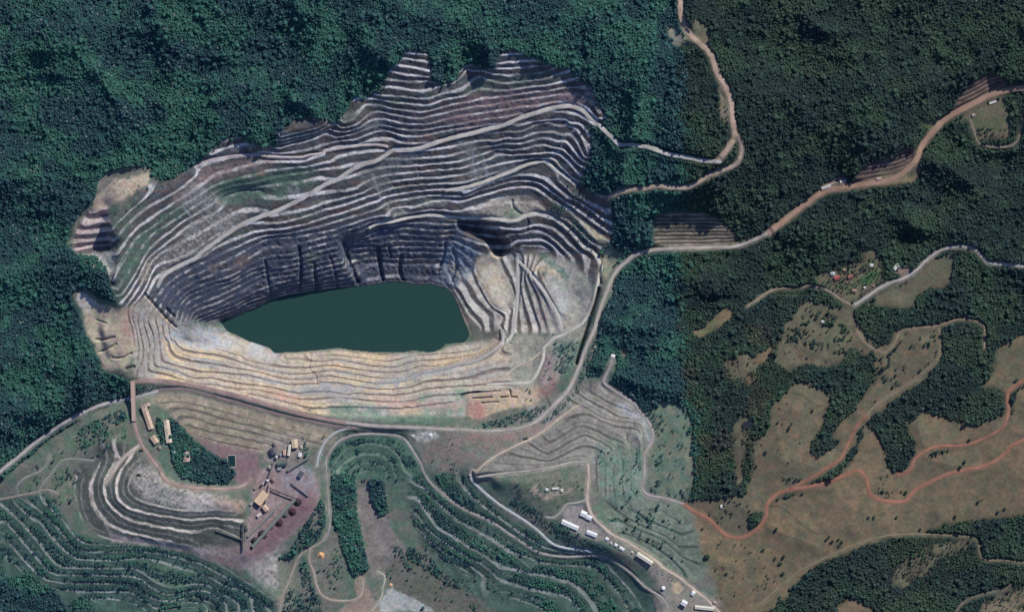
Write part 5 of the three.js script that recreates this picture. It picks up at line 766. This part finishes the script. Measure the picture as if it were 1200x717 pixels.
// a gabled shed: walls, two roof slopes of sheets, ridge cap, doors, gable vents
function shed(name, label, x, y, L, W, ang, hgt, roof, wall = GREYW, category = 'shed', group, o3 = {}) {
  const l3 = L * S, w3 = W * S, drop = Math.min(0, lowest(x, y, Math.max(L, W) / 2)) - 0.5, t2 = thing(name, label, category, x, y, ang, group), rise = o3.rise ?? w3 * 0.13;
  const sh = new THREE.Shape([[-w3 / 2, drop], [w3 / 2, drop], [w3 / 2, hgt], [0, hgt + rise], [-w3 / 2, hgt]].map(q2 => new THREE.Vector2(...q2)));
  part('wall', new THREE.ExtrudeGeometry(sh, { depth: l3 - 0.6, bevelEnabled: false }).translate(0, 0, -(l3 - 0.6) / 2).rotateY(Math.PI / 2), mat(wall), t2);
  const sl = Math.hypot(w3 / 2, rise), an = Math.atan2(rise, w3 / 2), bays = Math.max(1, Math.round(l3 / 14));
  for (const sd of [-1, 1]) for (let n = 0; n < bays; n++) {
    const bw = l3 / bays, k2 = 1 + 0.10 * (rnd() - 0.5) - (o3.worn && rnd() < o3.worn ? 0.22 : 0);
    const gm = box(bw - 0.12, 0.18, sl + 0.7).translate(0, 0, sd * (sl + 0.7) / 2).rotateX(sd * an).translate(-l3 / 2 + bw * (n + 0.5), hgt + rise + 0.12, 0);
    const me = part('roof_panel', gm, mat(roof.map(c2 => +(c2 * Math.round(k2 * 12) / 12).toFixed(3)), 0.6), t2);
    if (L > 12) part('skylight', box(1.2, 0.12, sl * 0.6).translate(0, 0.16, sd * sl * 0.45).rotateX(sd * an).translate(-l3 / 2 + bw * (n + 0.5), hgt + rise + 0.12, 0), mat([0.50, 0.54, 0.55], 0.3), me);
  }
  part('ridge_cap', box(l3, 0.25, 0.9, 0, hgt + rise + 0.32, 0), mat(roof.map(c2 => c2 * 0.8), 0.6), t2);
  for (const sd of [-1, 1]) part('door', box(0.25, Math.min(4, hgt * 0.7), Math.min(4, w3 * 0.4), sd * (l3 / 2 - 0.2), Math.min(4, hgt * 0.7) / 2, 0), mat([0.16, 0.18, 0.2], 0.6), t2);
  if (L > 10) for (let n = 0; n < bays; n++) part('window', box(3.2, 1.3, 0.2, -l3 / 2 + l3 / bays * (n + 0.5), hgt * 0.6, w3 / 2 + 0.02), mat([0.05, 0.06, 0.07], 0.2), t2);
  return t2;
}
// site sheds on the platform
shed('site_shed', 'long white gabled shed at the yard edge above the hillside road', 668, 615, 21, 5.2, 24, 5, WHITE);
shed('site_shed', 'short tall white shed, upper half of a stepped pair beside the tan platform road', 684, 602, 7.5, 6.4, 24, 6.5, WHITE);
shed('site_shed', 'low white shed joined to the lower end of the stepped pair', 690.4, 606.3, 7, 5, 24, 4.6, WHITE);
shed('site_shed', 'medium white shed by itself below the stepped pair', 693.6, 625.2, 13, 4.6, 22, 5, WHITE);
shed('site_cabin', 'small white cabin at the top of the line of cabins by the road', 711.5, 631.3, 4.2, 3, 25, 3, WHITE, GREYW, 'cabin');
shed('site_cabin', 'tiny grey cabin between two white cabins beside the road', 716.5, 636.4, 2.8, 2.4, 25, 3, GREYW, GREYW, 'cabin');
shed('site_cabin', 'white cabin with two dark tanks next to it beside the road', 722, 638.6, 4, 3, 30, 3, WHITE, GREYW, 'cabin');
shed('site_cabin', 'longest white cabin in the line, nearest the cream warehouse', 728.8, 642.8, 6.2, 3, 32, 3.2, WHITE, GREYW, 'cabin');
shed('warehouse', 'long cream roofed warehouse throwing a black shadow beside the platform road', 755.8, 654.4, 21.5, 4.8, 33, 11, CREAM, [0.5, 0.5, 0.47], 'warehouse');
shed('gatehouse', 'small white building east of the round sand pad', 812.6, 695, 4, 5, 30, 5, WHITE, GREYW, 'building');
shed('workshop', 'tall white workshop with a black shadow south of the round sand pad', 802, 706.5, 7, 6, 32, 12, WHITE, GREYW, 'workshop');
shed('workshop', 'long narrow cream workshop at the lower end of the site road', 826, 712.4, 23, 4, 6, 5, CREAM, GREYW, 'workshop');
shed('tool_shed', 'small brown roofed shed north of the long cream workshop', 838, 706, 4, 3, 10, 3.2, [0.35, 0.25, 0.19], GREYW);
shed('tool_shed', 'small pale shed beside the platform road above the cream warehouse', 741, 647, 3.2, 2.2, 33, 3, [0.48, 0.4, 0.33], GREYW);
for (const [x, y, lab] of [[719, 634.8, 'dark water tank between the tiny grey cabin and a white cabin'], [725.3, 640.2, 'dark water tank beside the longest white cabin']]) {
  const t2 = thing('water_tank', lab, 'tank', x, y); part('shell', new THREE.CylinderGeometry(2, 2, 3.4, 20).translate(0, 1.5, 0), mat(DARKM, 0.5), t2); part('lid', new THREE.ConeGeometry(2.1, 0.7, 20).translate(0, 3.55, 0), mat([0.1, 0.1, 0.11], 0.5), t2); part('hatch', new THREE.CylinderGeometry(0.4, 0.4, 0.3, 12).translate(0.8, 3.6, 0), mat(GREYW), t2);
}
{ const t2 = thing('storage_tank', 'white round storage tank standing on the green verge beside the sand pad', 'tank', 777.7, 689); part('shell', new THREE.CylinderGeometry(5.2, 5.2, 7, 32).translate(0, 3, 0), mat(WHITE, 0.5), t2); part('roof', new THREE.ConeGeometry(5.4, 1.4, 32).translate(0, 7.2, 0), mat([0.7, 0.7, 0.69], 0.5), t2); part('plinth', new THREE.CylinderGeometry(6, 6.4, 0.8, 32), mat(CONC), t2); part('ladder', box(0.5, 7, 0.15, 5.3, 3.2, 0), mat(DARKM), t2); }
// ore plant
{ const t2 = shed('loading_shed', 'long tan loading shed with forked head below the bridge', 172.6, 490, 27, 6.2, 71.5, 7, TAN, [0.35, 0.27, 0.21], 'shed', null, { worn: 0.3 });
  for (const [dx, dz] of [[-36, -4], [-37, 1.5], [-35, 6.5]]) part('chute', box(9, 5, 2.4, dx, 5, dz), mat([0.50, 0.40, 0.32]), t2); }
shed('crusher_house', 'small tan crusher house at the lower end of the forked loading shed', 180.6, 515, 10, 6.4, 55, 8, TAN, [0.3, 0.22, 0.16], 'building', null, { worn: 0.3 });
shed('ore_shed', 'long cream roofed shed at the edge of the dark grove', 196, 505.5, 27, 6.4, 82, 8, [0.60, 0.47, 0.34], [0.4, 0.33, 0.26], 'shed', null, { worn: 0.25 });
shed('office', 'square pink roofed building in the corner of the dark grove', 218, 535, 12, 8, 86, 6, PINK, [0.4, 0.33, 0.28], 'building');
shed('pump_house', 'narrow white pump house south of the long cream ore shed', 203.3, 527, 7, 1.9, 84, 4, WHITE, GREYW, 'building');
shed('screen_house', 'large orange tan roofed screening house among the conveyors', 306, 583.5, 17, 9, -52, 13, [0.58, 0.40, 0.25], [0.38, 0.3, 0.22], 'building', null, { worn: 0.2 });
shed('drive_house', 'small tan roofed drive house just below the screening house', 310.6, 595.3, 7.5, 5, 52, 9, [0.52, 0.37, 0.24], [0.36, 0.3, 0.23], 'building');
shed('drive_house', 'narrow pale roofed drive house beside the main conveyor foot', 303.2, 603.4, 6, 2.8, -38, 6, [0.52, 0.47, 0.40], GREYW, 'building');
shed('mill_house', 'tan mill building with a round dark roof opening in the crushing yard', 345, 520, 10, 6.4, 84, 10, [0.55, 0.43, 0.28], [0.36, 0.3, 0.24], 'building');
shed('conveyor_house', 'narrow white gallery building beside the mill', 338.6, 527.4, 13.5, 2.6, 97, 8, [0.60, 0.54, 0.46], GREYW, 'building');
shed('switch_house', 'small pink roofed building west of the narrow white gallery', 333, 530, 7, 3, 92, 6, [0.48, 0.32, 0.24], GREYW, 'building');
shed('switch_house', 'small bright white building east of the mill', 351, 532.8, 5, 3.4, 100, 5, WHITE, GREYW, 'building');
shed('boiler_house', 'dark steel roofed building at the head of the crushing yard', 320, 528.5, 8, 6, 70, 12, [0.07, 0.07, 0.085], DARKM, 'building');
shed('boiler_house', 'low dark roofed building south of the crushing yard tanks', 330, 543.5, 12, 4, -8, 8, [0.06, 0.085, 0.085], DARKM, 'building');
for (const [x, y, rad, hh, rgb, lab] of [[313, 563, 3.6, 14, WHITE, 'tall white silo north of the screening house'], [307.4, 567, 3, 13, [0.5, 0.47, 0.43], 'slim pale silo beside the tall white silo'], [317, 571, 2.6, 10, [0.32, 0.2, 0.16], 'rust coloured silo beside the screening house yard'], [323.6, 535.6, 4.4, 9, GREYW, 'grey thickener tank beside the dark steel building'], [328, 533, 3.6, 9, [0.25, 0.3, 0.34], 'blue grey tank between the dark building and the gallery']]) {
  const t2 = thing('silo', lab, 'silo', x, y); part('shell', new THREE.CylinderGeometry(rad, rad, hh, 24).translate(0, hh / 2 - 0.5, 0), mat(rgb, 0.6), t2); part('roof', new THREE.ConeGeometry(rad * 1.06, rad * 0.5, 24).translate(0, hh - 0.5 + rad * 0.25, 0), mat(rgb.map(c2 => c2 * 0.9), 0.6), t2); part('walkway', new THREE.TorusGeometry(rad * 1.1, 0.2, 6, 24).rotateX(Math.PI / 2).translate(0, hh * 0.85, 0), mat(DARKM), t2);
}
for (const [x, y, L, W, an, hh, rgb, lab] of [[316.5, 548, 6, 3.4, 20, 6, [0.30, 0.24, 0.2], 'brown roofed store between the crushing yard and the tall white silo'], [327, 549.5, 5, 3, -8, 5, [0.25, 0.26, 0.25], 'grey roofed store south of the low dark building'], [321.5, 520.5, 4.6, 3, 60, 5, [0.16, 0.13, 0.13], 'dark brown roofed hut north of the dark steel building'], [352.5, 523.5, 4, 3, 80, 4, [0.42, 0.36, 0.27], 'small tan roofed hut just east of the mill'], [319.5, 562, 5, 3, 50, 6, [0.22, 0.14, 0.12], 'rust roofed hut east of the tall white silo'], [299.5, 571, 6, 3, -50, 5, [0.26, 0.19, 0.16], 'brown roofed hut at the end of the plant road'], [352, 556, 8, 5, -60, 7, [0.07, 0.075, 0.095], 'dark blue roofed store standing alone in the grey yard'], [294.5, 590, 5, 2.4, -45, 5, [0.3, 0.27, 0.24], 'grey roofed hut on the apron west of the screening house'], [288, 618, 6, 3, 75, 6, [0.08, 0.085, 0.08], 'dark roofed hut beside the upright conveyor'], [172, 474.5, 4, 6.5, 70, 9, [0.44, 0.34, 0.27], 'tan hopper house at the fork of the loading shed'], [186.5, 524.5, 4, 3, 60, 4, [0.28, 0.2, 0.16], 'brown roofed hut below the crusher house'], [206.5, 519, 3, 5, 84, 4, [0.1, 0.1, 0.1], 'dark roofed hut north of the narrow white pump house']])
  shed('plant_hut', lab, x, y, L, W, an, hh, rgb, GREYW, 'hut');
// conveyors on trestles
function conveyor(label, ax, ay, bx, by, wid, h0, h1, rgb) {
  const A = W3(ax, ay), B = W3(bx, by), L = Math.hypot(B.x - A.x, B.z - A.z), t2 = thing('conveyor', label, 'conveyor', ax, ay, Math.atan2(by - ay, bx - ax) * 180 / Math.PI), dy = B.y + h1 - A.y - h0, an = Math.atan2(dy, L), len = Math.hypot(L, dy);
  const put = g2 => g2.rotateZ(an).translate(0, h0, 0);
  part('gallery', put(box(len, 2.2, wid, len / 2, 0, 0)), mat(rgb, 0.8), t2); part('gallery_roof', put(new THREE.CylinderGeometry(wid * 0.56, wid * 0.56, len, 12, 1, false, -0.9, 1.8).rotateX(-Math.PI / 2).rotateZ(0).rotateY(Math.PI / 2).translate(len / 2, 0.9 - wid * 0.2, 0)), mat(rgb.map(c2 => c2 * 1.25), 0.6), t2);
  part('walkway', put(box(len, 0.2, 1.1, len / 2, -0.6, wid / 2 + 0.5)), mat([0.2, 0.2, 0.19]), t2);
  const nT = Math.max(2, Math.round(L / 26));
  for (let n = 0; n <= nT; n++) { const f2 = n / nT * 0.94 + 0.03, hh = h0 + dy * f2, gz = hAt(lerp(ax, bx, f2), lerp(ay, by, f2)) - A.y; for (const sd of [-1, 1]) part('trestle_leg', box(0.7, Math.max(0.6, hh - gz), 0.7, L * f2, (hh + gz) / 2 - 0.5, sd * wid * 0.4), mat([0.13, 0.13, 0.12]), t2); }
}
conveyor('long grey green conveyor gallery running beside the row of dark ore piles', 295, 641, 345.5, 584.5, 8.5, 5, 9, [0.125, 0.14, 0.125]);
conveyor('second grey conveyor gallery running parallel between drive house and ore piles', 290, 629, 322, 597, 5, 3, 7, [0.15, 0.155, 0.14]);
conveyor('conveyor gallery climbing from the grey yard towards the bowl road', 336.5, 552, 361, 536.5, 6.5, 4, 6, [0.125, 0.13, 0.115]);
conveyor('thin dark conveyor from the screening house to the ore pile head', 318, 573, 346, 583.5, 3, 8, 9, [0.09, 0.075, 0.07]);
conveyor('thin conveyor slanting across the grey yard beside the bowl road', 341, 566, 361, 582, 2.6, 5, 4, [0.10, 0.10, 0.10]);
conveyor('short upright dark conveyor at the end of the spoil heap', 283.5, 646, 284.5, 612, 3, 4, 8, [0.05, 0.05, 0.055]);
conveyor('dark conveyor between the tall white silo and the crushing yard', 314, 560, 321, 541, 3.4, 9, 9, [0.13, 0.12, 0.11]);
conveyor('low dark conveyor lying across the foot of the spoil heap', 252, 622, 283, 633, 3, 3, 5, [0.06, 0.06, 0.06]);
conveyor('pale conveyor from the drive house into the crushing gallery', 311, 589, 316, 566, 3, 10, 9, [0.3, 0.25, 0.21]);
// stockpiles
function pile(name, label, x, y, rad, hh, rgb, category = 'ore pile', group) {
  const t2 = thing(name, label, category, x, y, 0, group), g2 = new THREE.ConeGeometry(rad, hh, 40, 10, true), pp = g2.attributes.position, sd = x * 0.37 + y;
  for (let n = 0; n < pp.count; n++) { const X = pp.getX(n), Y = pp.getY(n), Z = pp.getZ(n), a2 = 1 + 0.16 * vn(X * 0.35 + sd, Z * 0.35) + 0.08 * vn(X * 0.9, Z * 0.9 + sd); const r2 = Math.hypot(X, Z); pp.setXYZ(n, X * a2, Y - Math.max(0, 1 - r2 / (rad * 0.25)) * hh * 0.12 + 0.25 * vn(X + sd, Z), Z * a2); }
  g2.translate(0, hh / 2 - 0.8, 0); g2.deleteAttribute('uv'); g2.computeVertexNormals(); const me = part('heap', g2, mat(rgb, 1), t2); const pos = [], cn = 26;
  const chunk = []; for (let n = 0; n < cn; n++) { const an = rnd() * 6.283, r2 = rad * rr(0.75, 1.1); chunk.push(new THREE.IcosahedronGeometry(rr(0.3, 0.9), 0).translate(Math.cos(an) * r2, 0.2, Math.sin(an) * r2)); }
  const sp = part('spilled_rock', mergeGeometries(chunk), mat(rgb.map(c2 => c2 * 0.85), 1), t2); sp.userData.kind = 'stuff'; return me;
}
const ORE = [0.030, 0.022, 0.030], ORER = [0.048, 0.020, 0.026];  // ore colours darkened to take in the shadow of each pile
pile('ore_pile', 'dark ore pile at the head of the row, by the end of the long conveyor', 348, 588.6, 13, 11, ORE);
pile('ore_pile', 'reddish ore pile, second from the head of the conveyor row', 341.8, 599.5, 12.5, 10, ORER);
pile('ore_pile', 'grey green ore pile between the two reddish piles', 333, 603.5, 10, 8, [0.06, 0.075, 0.075]);
pile('ore_pile', 'large reddish ore pile in the middle of the row', 325.6, 611.5, 14, 11, ORER);
pile('ore_pile', 'small reddish ore pile between two large ones in the row', 316.6, 618.6, 7, 5.5, ORER);
pile('ore_pile', 'largest dark ore pile in the row beside the conveyor', 307, 626.3, 15, 12, ORE);
pile('ore_pile', 'dark ore pile next to the smallest one at the row end', 298.2, 634, 13, 11, ORE);
pile('ore_pile', 'smallest flat ore pile at the tail of the row', 294, 641.4, 5.5, 3, ORER);
pile('sand_heap', 'bright orange sand heap beside the forked quarry track', 375.6, 650.4, 11, 8, [0.60, 0.34, 0.16], 'heap');
pile('sand_heap', 'small orange sand heap at the bend above the pale tailings', 457.5, 686, 7, 5, [0.50, 0.33, 0.2], 'heap');
pile('lime_heap', 'white lime heap west of its twin beside the valley road', 484, 510.4, 5.5, 4, [0.62, 0.62, 0.58], 'heap');
pile('lime_heap', 'larger white lime heap with a notched side beside the valley road', 504.5, 509.8, 8, 5, [0.62, 0.62, 0.58], 'heap');
pile('lime_heap', 'little white lime heap between the two larger ones', 494, 508.6, 4, 3, [0.5, 0.48, 0.42], 'heap');
// lined pond in the plant yard
function basin(name, label, x, y, L, W, ang, rim, water) {
  const t2 = thing(name, label, 'basin', x, y, ang, null, 0.6), l3 = L * S, w3 = W * S;
  part('water', box(l3, 0.3, w3, 0, 0.2, 0), mat(water, 0.12), t2);
  for (const sd of [-1, 1]) { part('rim', box(l3 + 3, 1.4, 1.5, 0, 0.3, sd * (w3 / 2 + 0.7)), mat(rim), t2); part('rim', box(1.5, 1.4, w3 - 0.05, sd * (l3 / 2 + 0.74), 0.3, 0), mat(rim), t2); }
}
basin('settling_pond', 'dark green rectangular pond with pale rim beside the grove', 271, 540.3, 13, 8.6, 88, [0.40, 0.38, 0.34], [0.010, 0.028, 0.028]);
basin('settling_basin', 'narrow dark concrete basin beside the valley road under the pit rim', 700, 346.5, 9, 2.4, -66, CONC, [0.02, 0.028, 0.03]);
basin('settling_basin', 'long dark concrete basin downhill of the narrow one', 689.5, 374.5, 11, 2.8, -64, CONC, [0.02, 0.028, 0.03]);
shed('pump_house', 'low white slab roofed pump house below the rectangular pond', 271.2, 549.5, 5, 3, 2, 3, [0.5, 0.42, 0.36], GREYW, 'building');
// road bridge over the western road
{ const zb = Math.max(hAt(155, 447), hAt(156.5, 493)) + 2, t2 = thing('road_bridge', 'tan road bridge crossing above the western road by the pit corner', 'bridge', 155.8, 470, 88); t2.position.y = zb; const L = 47 * S, wd = 5.4 * S;
  part('deck', box(L, 1.4, wd, 0, -0.7, 0), mat([0.37, 0.26, 0.215]), t2); for (const sd of [-1, 1]) { part('parapet', box(L, 1.2, 0.6, 0, 0.6, sd * (wd / 2 - 0.3)), mat([0.40, 0.31, 0.26]), t2); part('girder', box(L - 1, 2.2, 0.9, 0, -2.5, sd * wd * 0.3), mat([0.22, 0.19, 0.17]), t2); }
  for (const f2 of [-0.42, -0.2, 0.2, 0.42]) { const gz = hAt(155.8, 470 + f2 * 47) - zb; part('pier', box(2, Math.max(1, -3.6 - gz + 1.5), wd * 0.8, f2 * L, (-3.6 + gz - 1.5) / 2, 0), mat(CONC), t2); } 
  for (const f2 of [-0.30, 0.05, 0.33]) part('wheel_track', box(L * 0.26, 0.06, wd * 0.16, f2 * L, 0.035, f2 * 6), mat([0.43, 0.315, 0.26]), t2); }
// dump trucks
function truck(label, x, y, ang) {
  const t2 = thing('dump_truck', label, 'truck', x, y, ang, null, 0.4); part('chassis', box(9, 1, 3, 0, 1.6, 0), mat([0.05, 0.05, 0.05]), t2);
  const tr = new THREE.Shape([[-5, 0], [4.6, 0], [5.6, 2.4], [-5.6, 2.4]].map(q2 => new THREE.Vector2(...q2))); const bed = part('dump_bed', new THREE.ExtrudeGeometry(tr, { depth: 5, bevelEnabled: false }).translate(-1.2, 2.2, -2.5), mat([0.10, 0.085, 0.06]), t2); part('ore_load', new THREE.SphereGeometry(3.4, 16, 8).scale(1.3, 0.35, 0.65).translate(-1.2, 4.5, 0), mat([0.07, 0.045, 0.045], 1), bed);
  const cab = part('cab', box(2.4, 2.6, 3.2, 5.4, 3.2, 0), mat([0.30, 0.23, 0.06], 0.5), t2); part('windscreen', box(0.1, 1.1, 2.6, 6.65, 3.6, 0), mat([0.03, 0.04, 0.05], 0.15), cab);
  for (const dx of [-3.6, 3.8]) for (const sd of [-1, 1]) { const wh = part('wheel', new THREE.CylinderGeometry(1.5, 1.5, 1.2, 18).rotateX(Math.PI / 2).translate(dx, 1.2, sd * 2), mat([0.025, 0.025, 0.025]), t2); part('rim', new THREE.CylinderGeometry(0.8, 0.8, 1.3, 14).rotateX(Math.PI / 2).translate(dx, 1.2, sd * 2), mat(GREYW), wh); }
}
truck('dark dump truck parked where the tan track meets the valley road bend', 616.6, 513.2, -10);
truck('dark dump truck waiting on the sand above the bowl road', 379, 511.8, -50);
truck('dark dump truck on the grey apron above the spoil heap', 165.5, 527, -5);
truck('dark dump truck standing among the boulders on the spoil heap top', 163, 556, 20);
// hamlet in the eastern valley
const RED = [0.30, 0.075, 0.06], BROWN = [0.24, 0.14, 0.10];
shed('farmhouse', 'white roofed house west of the red roofed one in the hamlet', 976.5, 320.8, 5.2, 3.4, -20, 4, [0.50, 0.52, 0.52], GREYW, 'house');
shed('farmhouse', 'bright red roofed house in the hamlet', 981.5, 325.6, 6.6, 5, -15, 4.5, RED, GREYW, 'house', null, { rise: 3 });
shed('farmhouse', 'brown roofed house behind the red roofed one', 990.4, 316.8, 4.2, 3.2, 10, 4, BROWN, GREYW, 'house', null, { rise: 2.4 });
shed('farmhouse', 'brown tiled house beside the green playing field', 997.2, 324.2, 6.4, 4, -20, 4.5, [0.22, 0.09, 0.07], GREYW, 'house', null, { rise: 2.6 });
shed('farmhouse', 'small brown house between the lane and the playing field', 1001.5, 341, 5, 4, 15, 4, BROWN, GREYW, 'house', null, { rise: 2.4 });
shed('farmhouse', 'small white house above the playing field', 1021.8, 310.8, 4.2, 3.4, 5, 4, [0.5, 0.48, 0.44], GREYW, 'house');
shed('barn', 'large pale barn at the top of the bare earth yard', 1052, 311.6, 11, 5, -38, 6, [0.52, 0.50, 0.43], GREYW, 'barn');
shed('outbuilding', 'small pale outbuilding beside the large barn', 1045.6, 316.8, 4, 2.6, -35, 3.5, [0.45, 0.42, 0.36], GREYW);
shed('outbuilding', 'tiny white outbuilding below the playing field by the lane', 1014, 337, 2.6, 2.2, 0, 3, [0.5, 0.52, 0.52], GREYW);
shed('outbuilding', 'tiny brown outbuilding east of the tiny white one', 1024, 335, 2.6, 2, 20, 3, BROWN, GREYW);
shed('outbuilding', 'small brown roofed outbuilding west of the lane in the hamlet', 994, 331, 3.2, 2.4, -10, 3, [0.2, 0.1, 0.08], GREYW);
shed('farmhouse', 'lone pale roofed farmhouse on the pasture spur above the woods', 964.5, 377, 3.6, 2.6, 30, 4, [0.5, 0.46, 0.42], GREYW, 'house');
shed('guard_hut', 'small white hut at the tip of the dump road', 718.4, 417.2, 5, 4, 20, 4, WHITE, GREYW, 'hut');
shed('guard_hut', 'small tan hut beside the valley road junction east of the basins', 698, 406.8, 3, 2.4, 35, 3, [0.5, 0.36, 0.24], GREYW, 'hut');
shed('field_hut', 'small white hut at the corner of the red earth clearing', 845.8, 593.5, 2.6, 3.4, 0, 3, [0.5, 0.48, 0.45], GREYW, 'hut');
shed('roadside_shelter', 'long pale shelter at the western end of the striped cut slope', 968.5, 219.2, 12, 3, -18, 3, [0.42, 0.37, 0.33], GREYW, 'shelter');
shed('roadside_shelter', 'white shelter on the cut slope beside the long pale shelter', 989, 212.6, 9, 3, -8, 3.4, [0.52, 0.51, 0.46], GREYW, 'shelter');
shed('roadside_shelter', 'small pink shelter at the foot of the wide striped cut slope', 1030.3, 209.6, 6, 3.4, -5, 3, [0.36, 0.25, 0.22], GREYW, 'shelter');
shed('roadside_shelter', 'thin white shelter beside the loop below the uppermost striped slope', 1163.6, 120.2, 9, 2, -18, 3, [0.5, 0.46, 0.42], GREYW, 'shelter');
shed('roadside_shelter', 'small pale shelter at the start of the farm track loop', 1141, 135, 4, 2.6, -20, 3, [0.30, 0.25, 0.2], GREYW, 'shelter');
shed('field_office', 'thin white office on the sand loop of the platform', 651, 572.4, 8, 2, -3, 3, [0.55, 0.52, 0.47], GREYW, 'office');
shed('field_office', 'small white office west of the thin one on the sand loop', 641, 573.6, 3.4, 2.6, 0, 3, WHITE, GREYW, 'office');
shed('field_office', 'small cream office east of the thin one on the sand loop', 658.6, 574.6, 3, 3, 0, 3, CREAM, GREYW, 'office');
// dark farm ponds
for (const [x, y, rx, ry, lab] of [[877.8, 498.6, 8, 5.4, 'small'], [891, 479.5, 8.6, 9.6, 'large']]) {
  const pts = []; for (let n = 0; n < 40; n++) { const an = n / 40 * 6.283, k2 = 1 + 0.08 * vn(Math.cos(an) * 2 + x, Math.sin(an) * 2); pts.push(new THREE.Vector2(Math.cos(an) * rx * S * k2, Math.sin(an) * ry * S * k2)); }
  let top = -1e9; for (let n = 0; n < 24; n++) for (const f2 of [0.5, 1]) top = Math.max(top, hAt(x + Math.cos(n / 24 * 6.283) * rx * f2, y + Math.sin(n / 24 * 6.283) * ry * f2));
  const g2 = new THREE.ShapeGeometry(new THREE.Shape(pts)).rotateX(-Math.PI / 2), me = new THREE.Mesh(g2, mat([0.022, 0.022, 0.027], 0.2)); me.position.set((x - CX) * S, top + 0.3, (y - CY) * S); me.name = numbered('farm_pond_water'); me.userData = { kind: 'structure' }; me.receiveShadow = true; scene.add(me);
}
// lone trees on the pastures
function treeProto() {
  const t2 = new THREE.Group(); part('trunk', new THREE.CylinderGeometry(0.28, 0.5, 4, 7).translate(0, 1.8, 0), mat([0.07, 0.055, 0.04]), t2);
  const gs = []; for (let n = 0; n < 6; n++) { const g2 = crowns[n % 3].clone(), s2 = n ? rr(0.5, 0.75) : 1; g2.scale(3.1 * s2, 2.7 * s2, 3.1 * s2).rotateY(n).translate(n ? Math.cos(n * 1.3) * 2.3 : 0, 4.6 + (n ? rr(-0.8, 1) : 0.6), n ? Math.sin(n * 1.3) * 2.3 : 0); gs.push(g2); }
  part('crown', mergeGeometries(gs), mat([0.018, 0.034, 0.022], 1), t2); return t2;
}
const proto = treeProto(), spots = [[912, 495], [925, 502], [926, 500], [897.6, 530], [887, 546], [828.5, 652.5], [823.5, 620], [895, 644], [778, 610], [769, 598], [910, 620], [969, 632], [972, 629], [976, 634], [983, 632], [987, 635], [984, 639], [1079, 620], [1147, 588], [1062, 577], [1057, 576], [1126, 547], [919, 652], [915, 660], [918, 672], [909, 654], [1047, 453], [1042, 428], [1050, 440], [1038, 445], [936, 447], [929, 441], [905, 400], [1131, 541], [1170, 600], [1178, 596], [1120, 605], [745, 618], [760, 632], [775, 640], [735, 608]];
const pastureMasks = PAST.slice(0, 6).map(q2 => q2[0]);
let tries = 0; while (spots.length < 120 && tries++ < 9000) { const poly = pastureMasks[(rnd() * pastureMasks.length) | 0], B = bounds(poly, 0), x = rr(B[0], B[2]), y = rr(B[1], B[3]); if (x > 1205 || y > 720 || !inPoly(poly, x, y) || roadNear[(Math.round(y) - Y0) * GW + Math.round(x) - X0] < 3 || fbm(x / 30 + 60, y / 30, 3) < 0.02) continue; spots.push([x, y]); }
spots.forEach(([x, y], n) => {
  const t2 = n ? proto.clone() : proto; t2.name = numbered('lone_tree'); scene.add(t2); t2.position.copy(W3(x, y, -0.3)); const k2 = n < 41 ? rr(0.8, 1.3) : rr(0.4, 0.8); t2.scale.set(k2, k2 * rr(0.85, 1.2), k2); t2.rotation.y = rnd() * 6.283;
  if (n === 5) t2.scale.set(2, 1.6, 2);
  const kind = n === 5 ? ['largest dark bush, alone on the brown slope below the bend of the red road', null] : n > 10 && n < 17 ? ['dark tree in the tight cluster above the pasture track', 'clustered trees above the pasture track'] : x < 790 ? ['dark shrub on the grassy terraces beside the platform road', 'shrubs on the grassy terraces'] : n < 41 ? ['dark round tree standing alone on dry pasture', 'lone trees on the dry pastures'] : ['small dark bush on dry pasture', 'small bushes on the dry pastures'];
  t2.userData = { label: kind[0], category: n < 41 && n !== 5 && x > 790 ? 'tree' : 'bush' }; if (kind[1]) t2.userData.group = kind[1];
});
renderer.render(scene, camera);
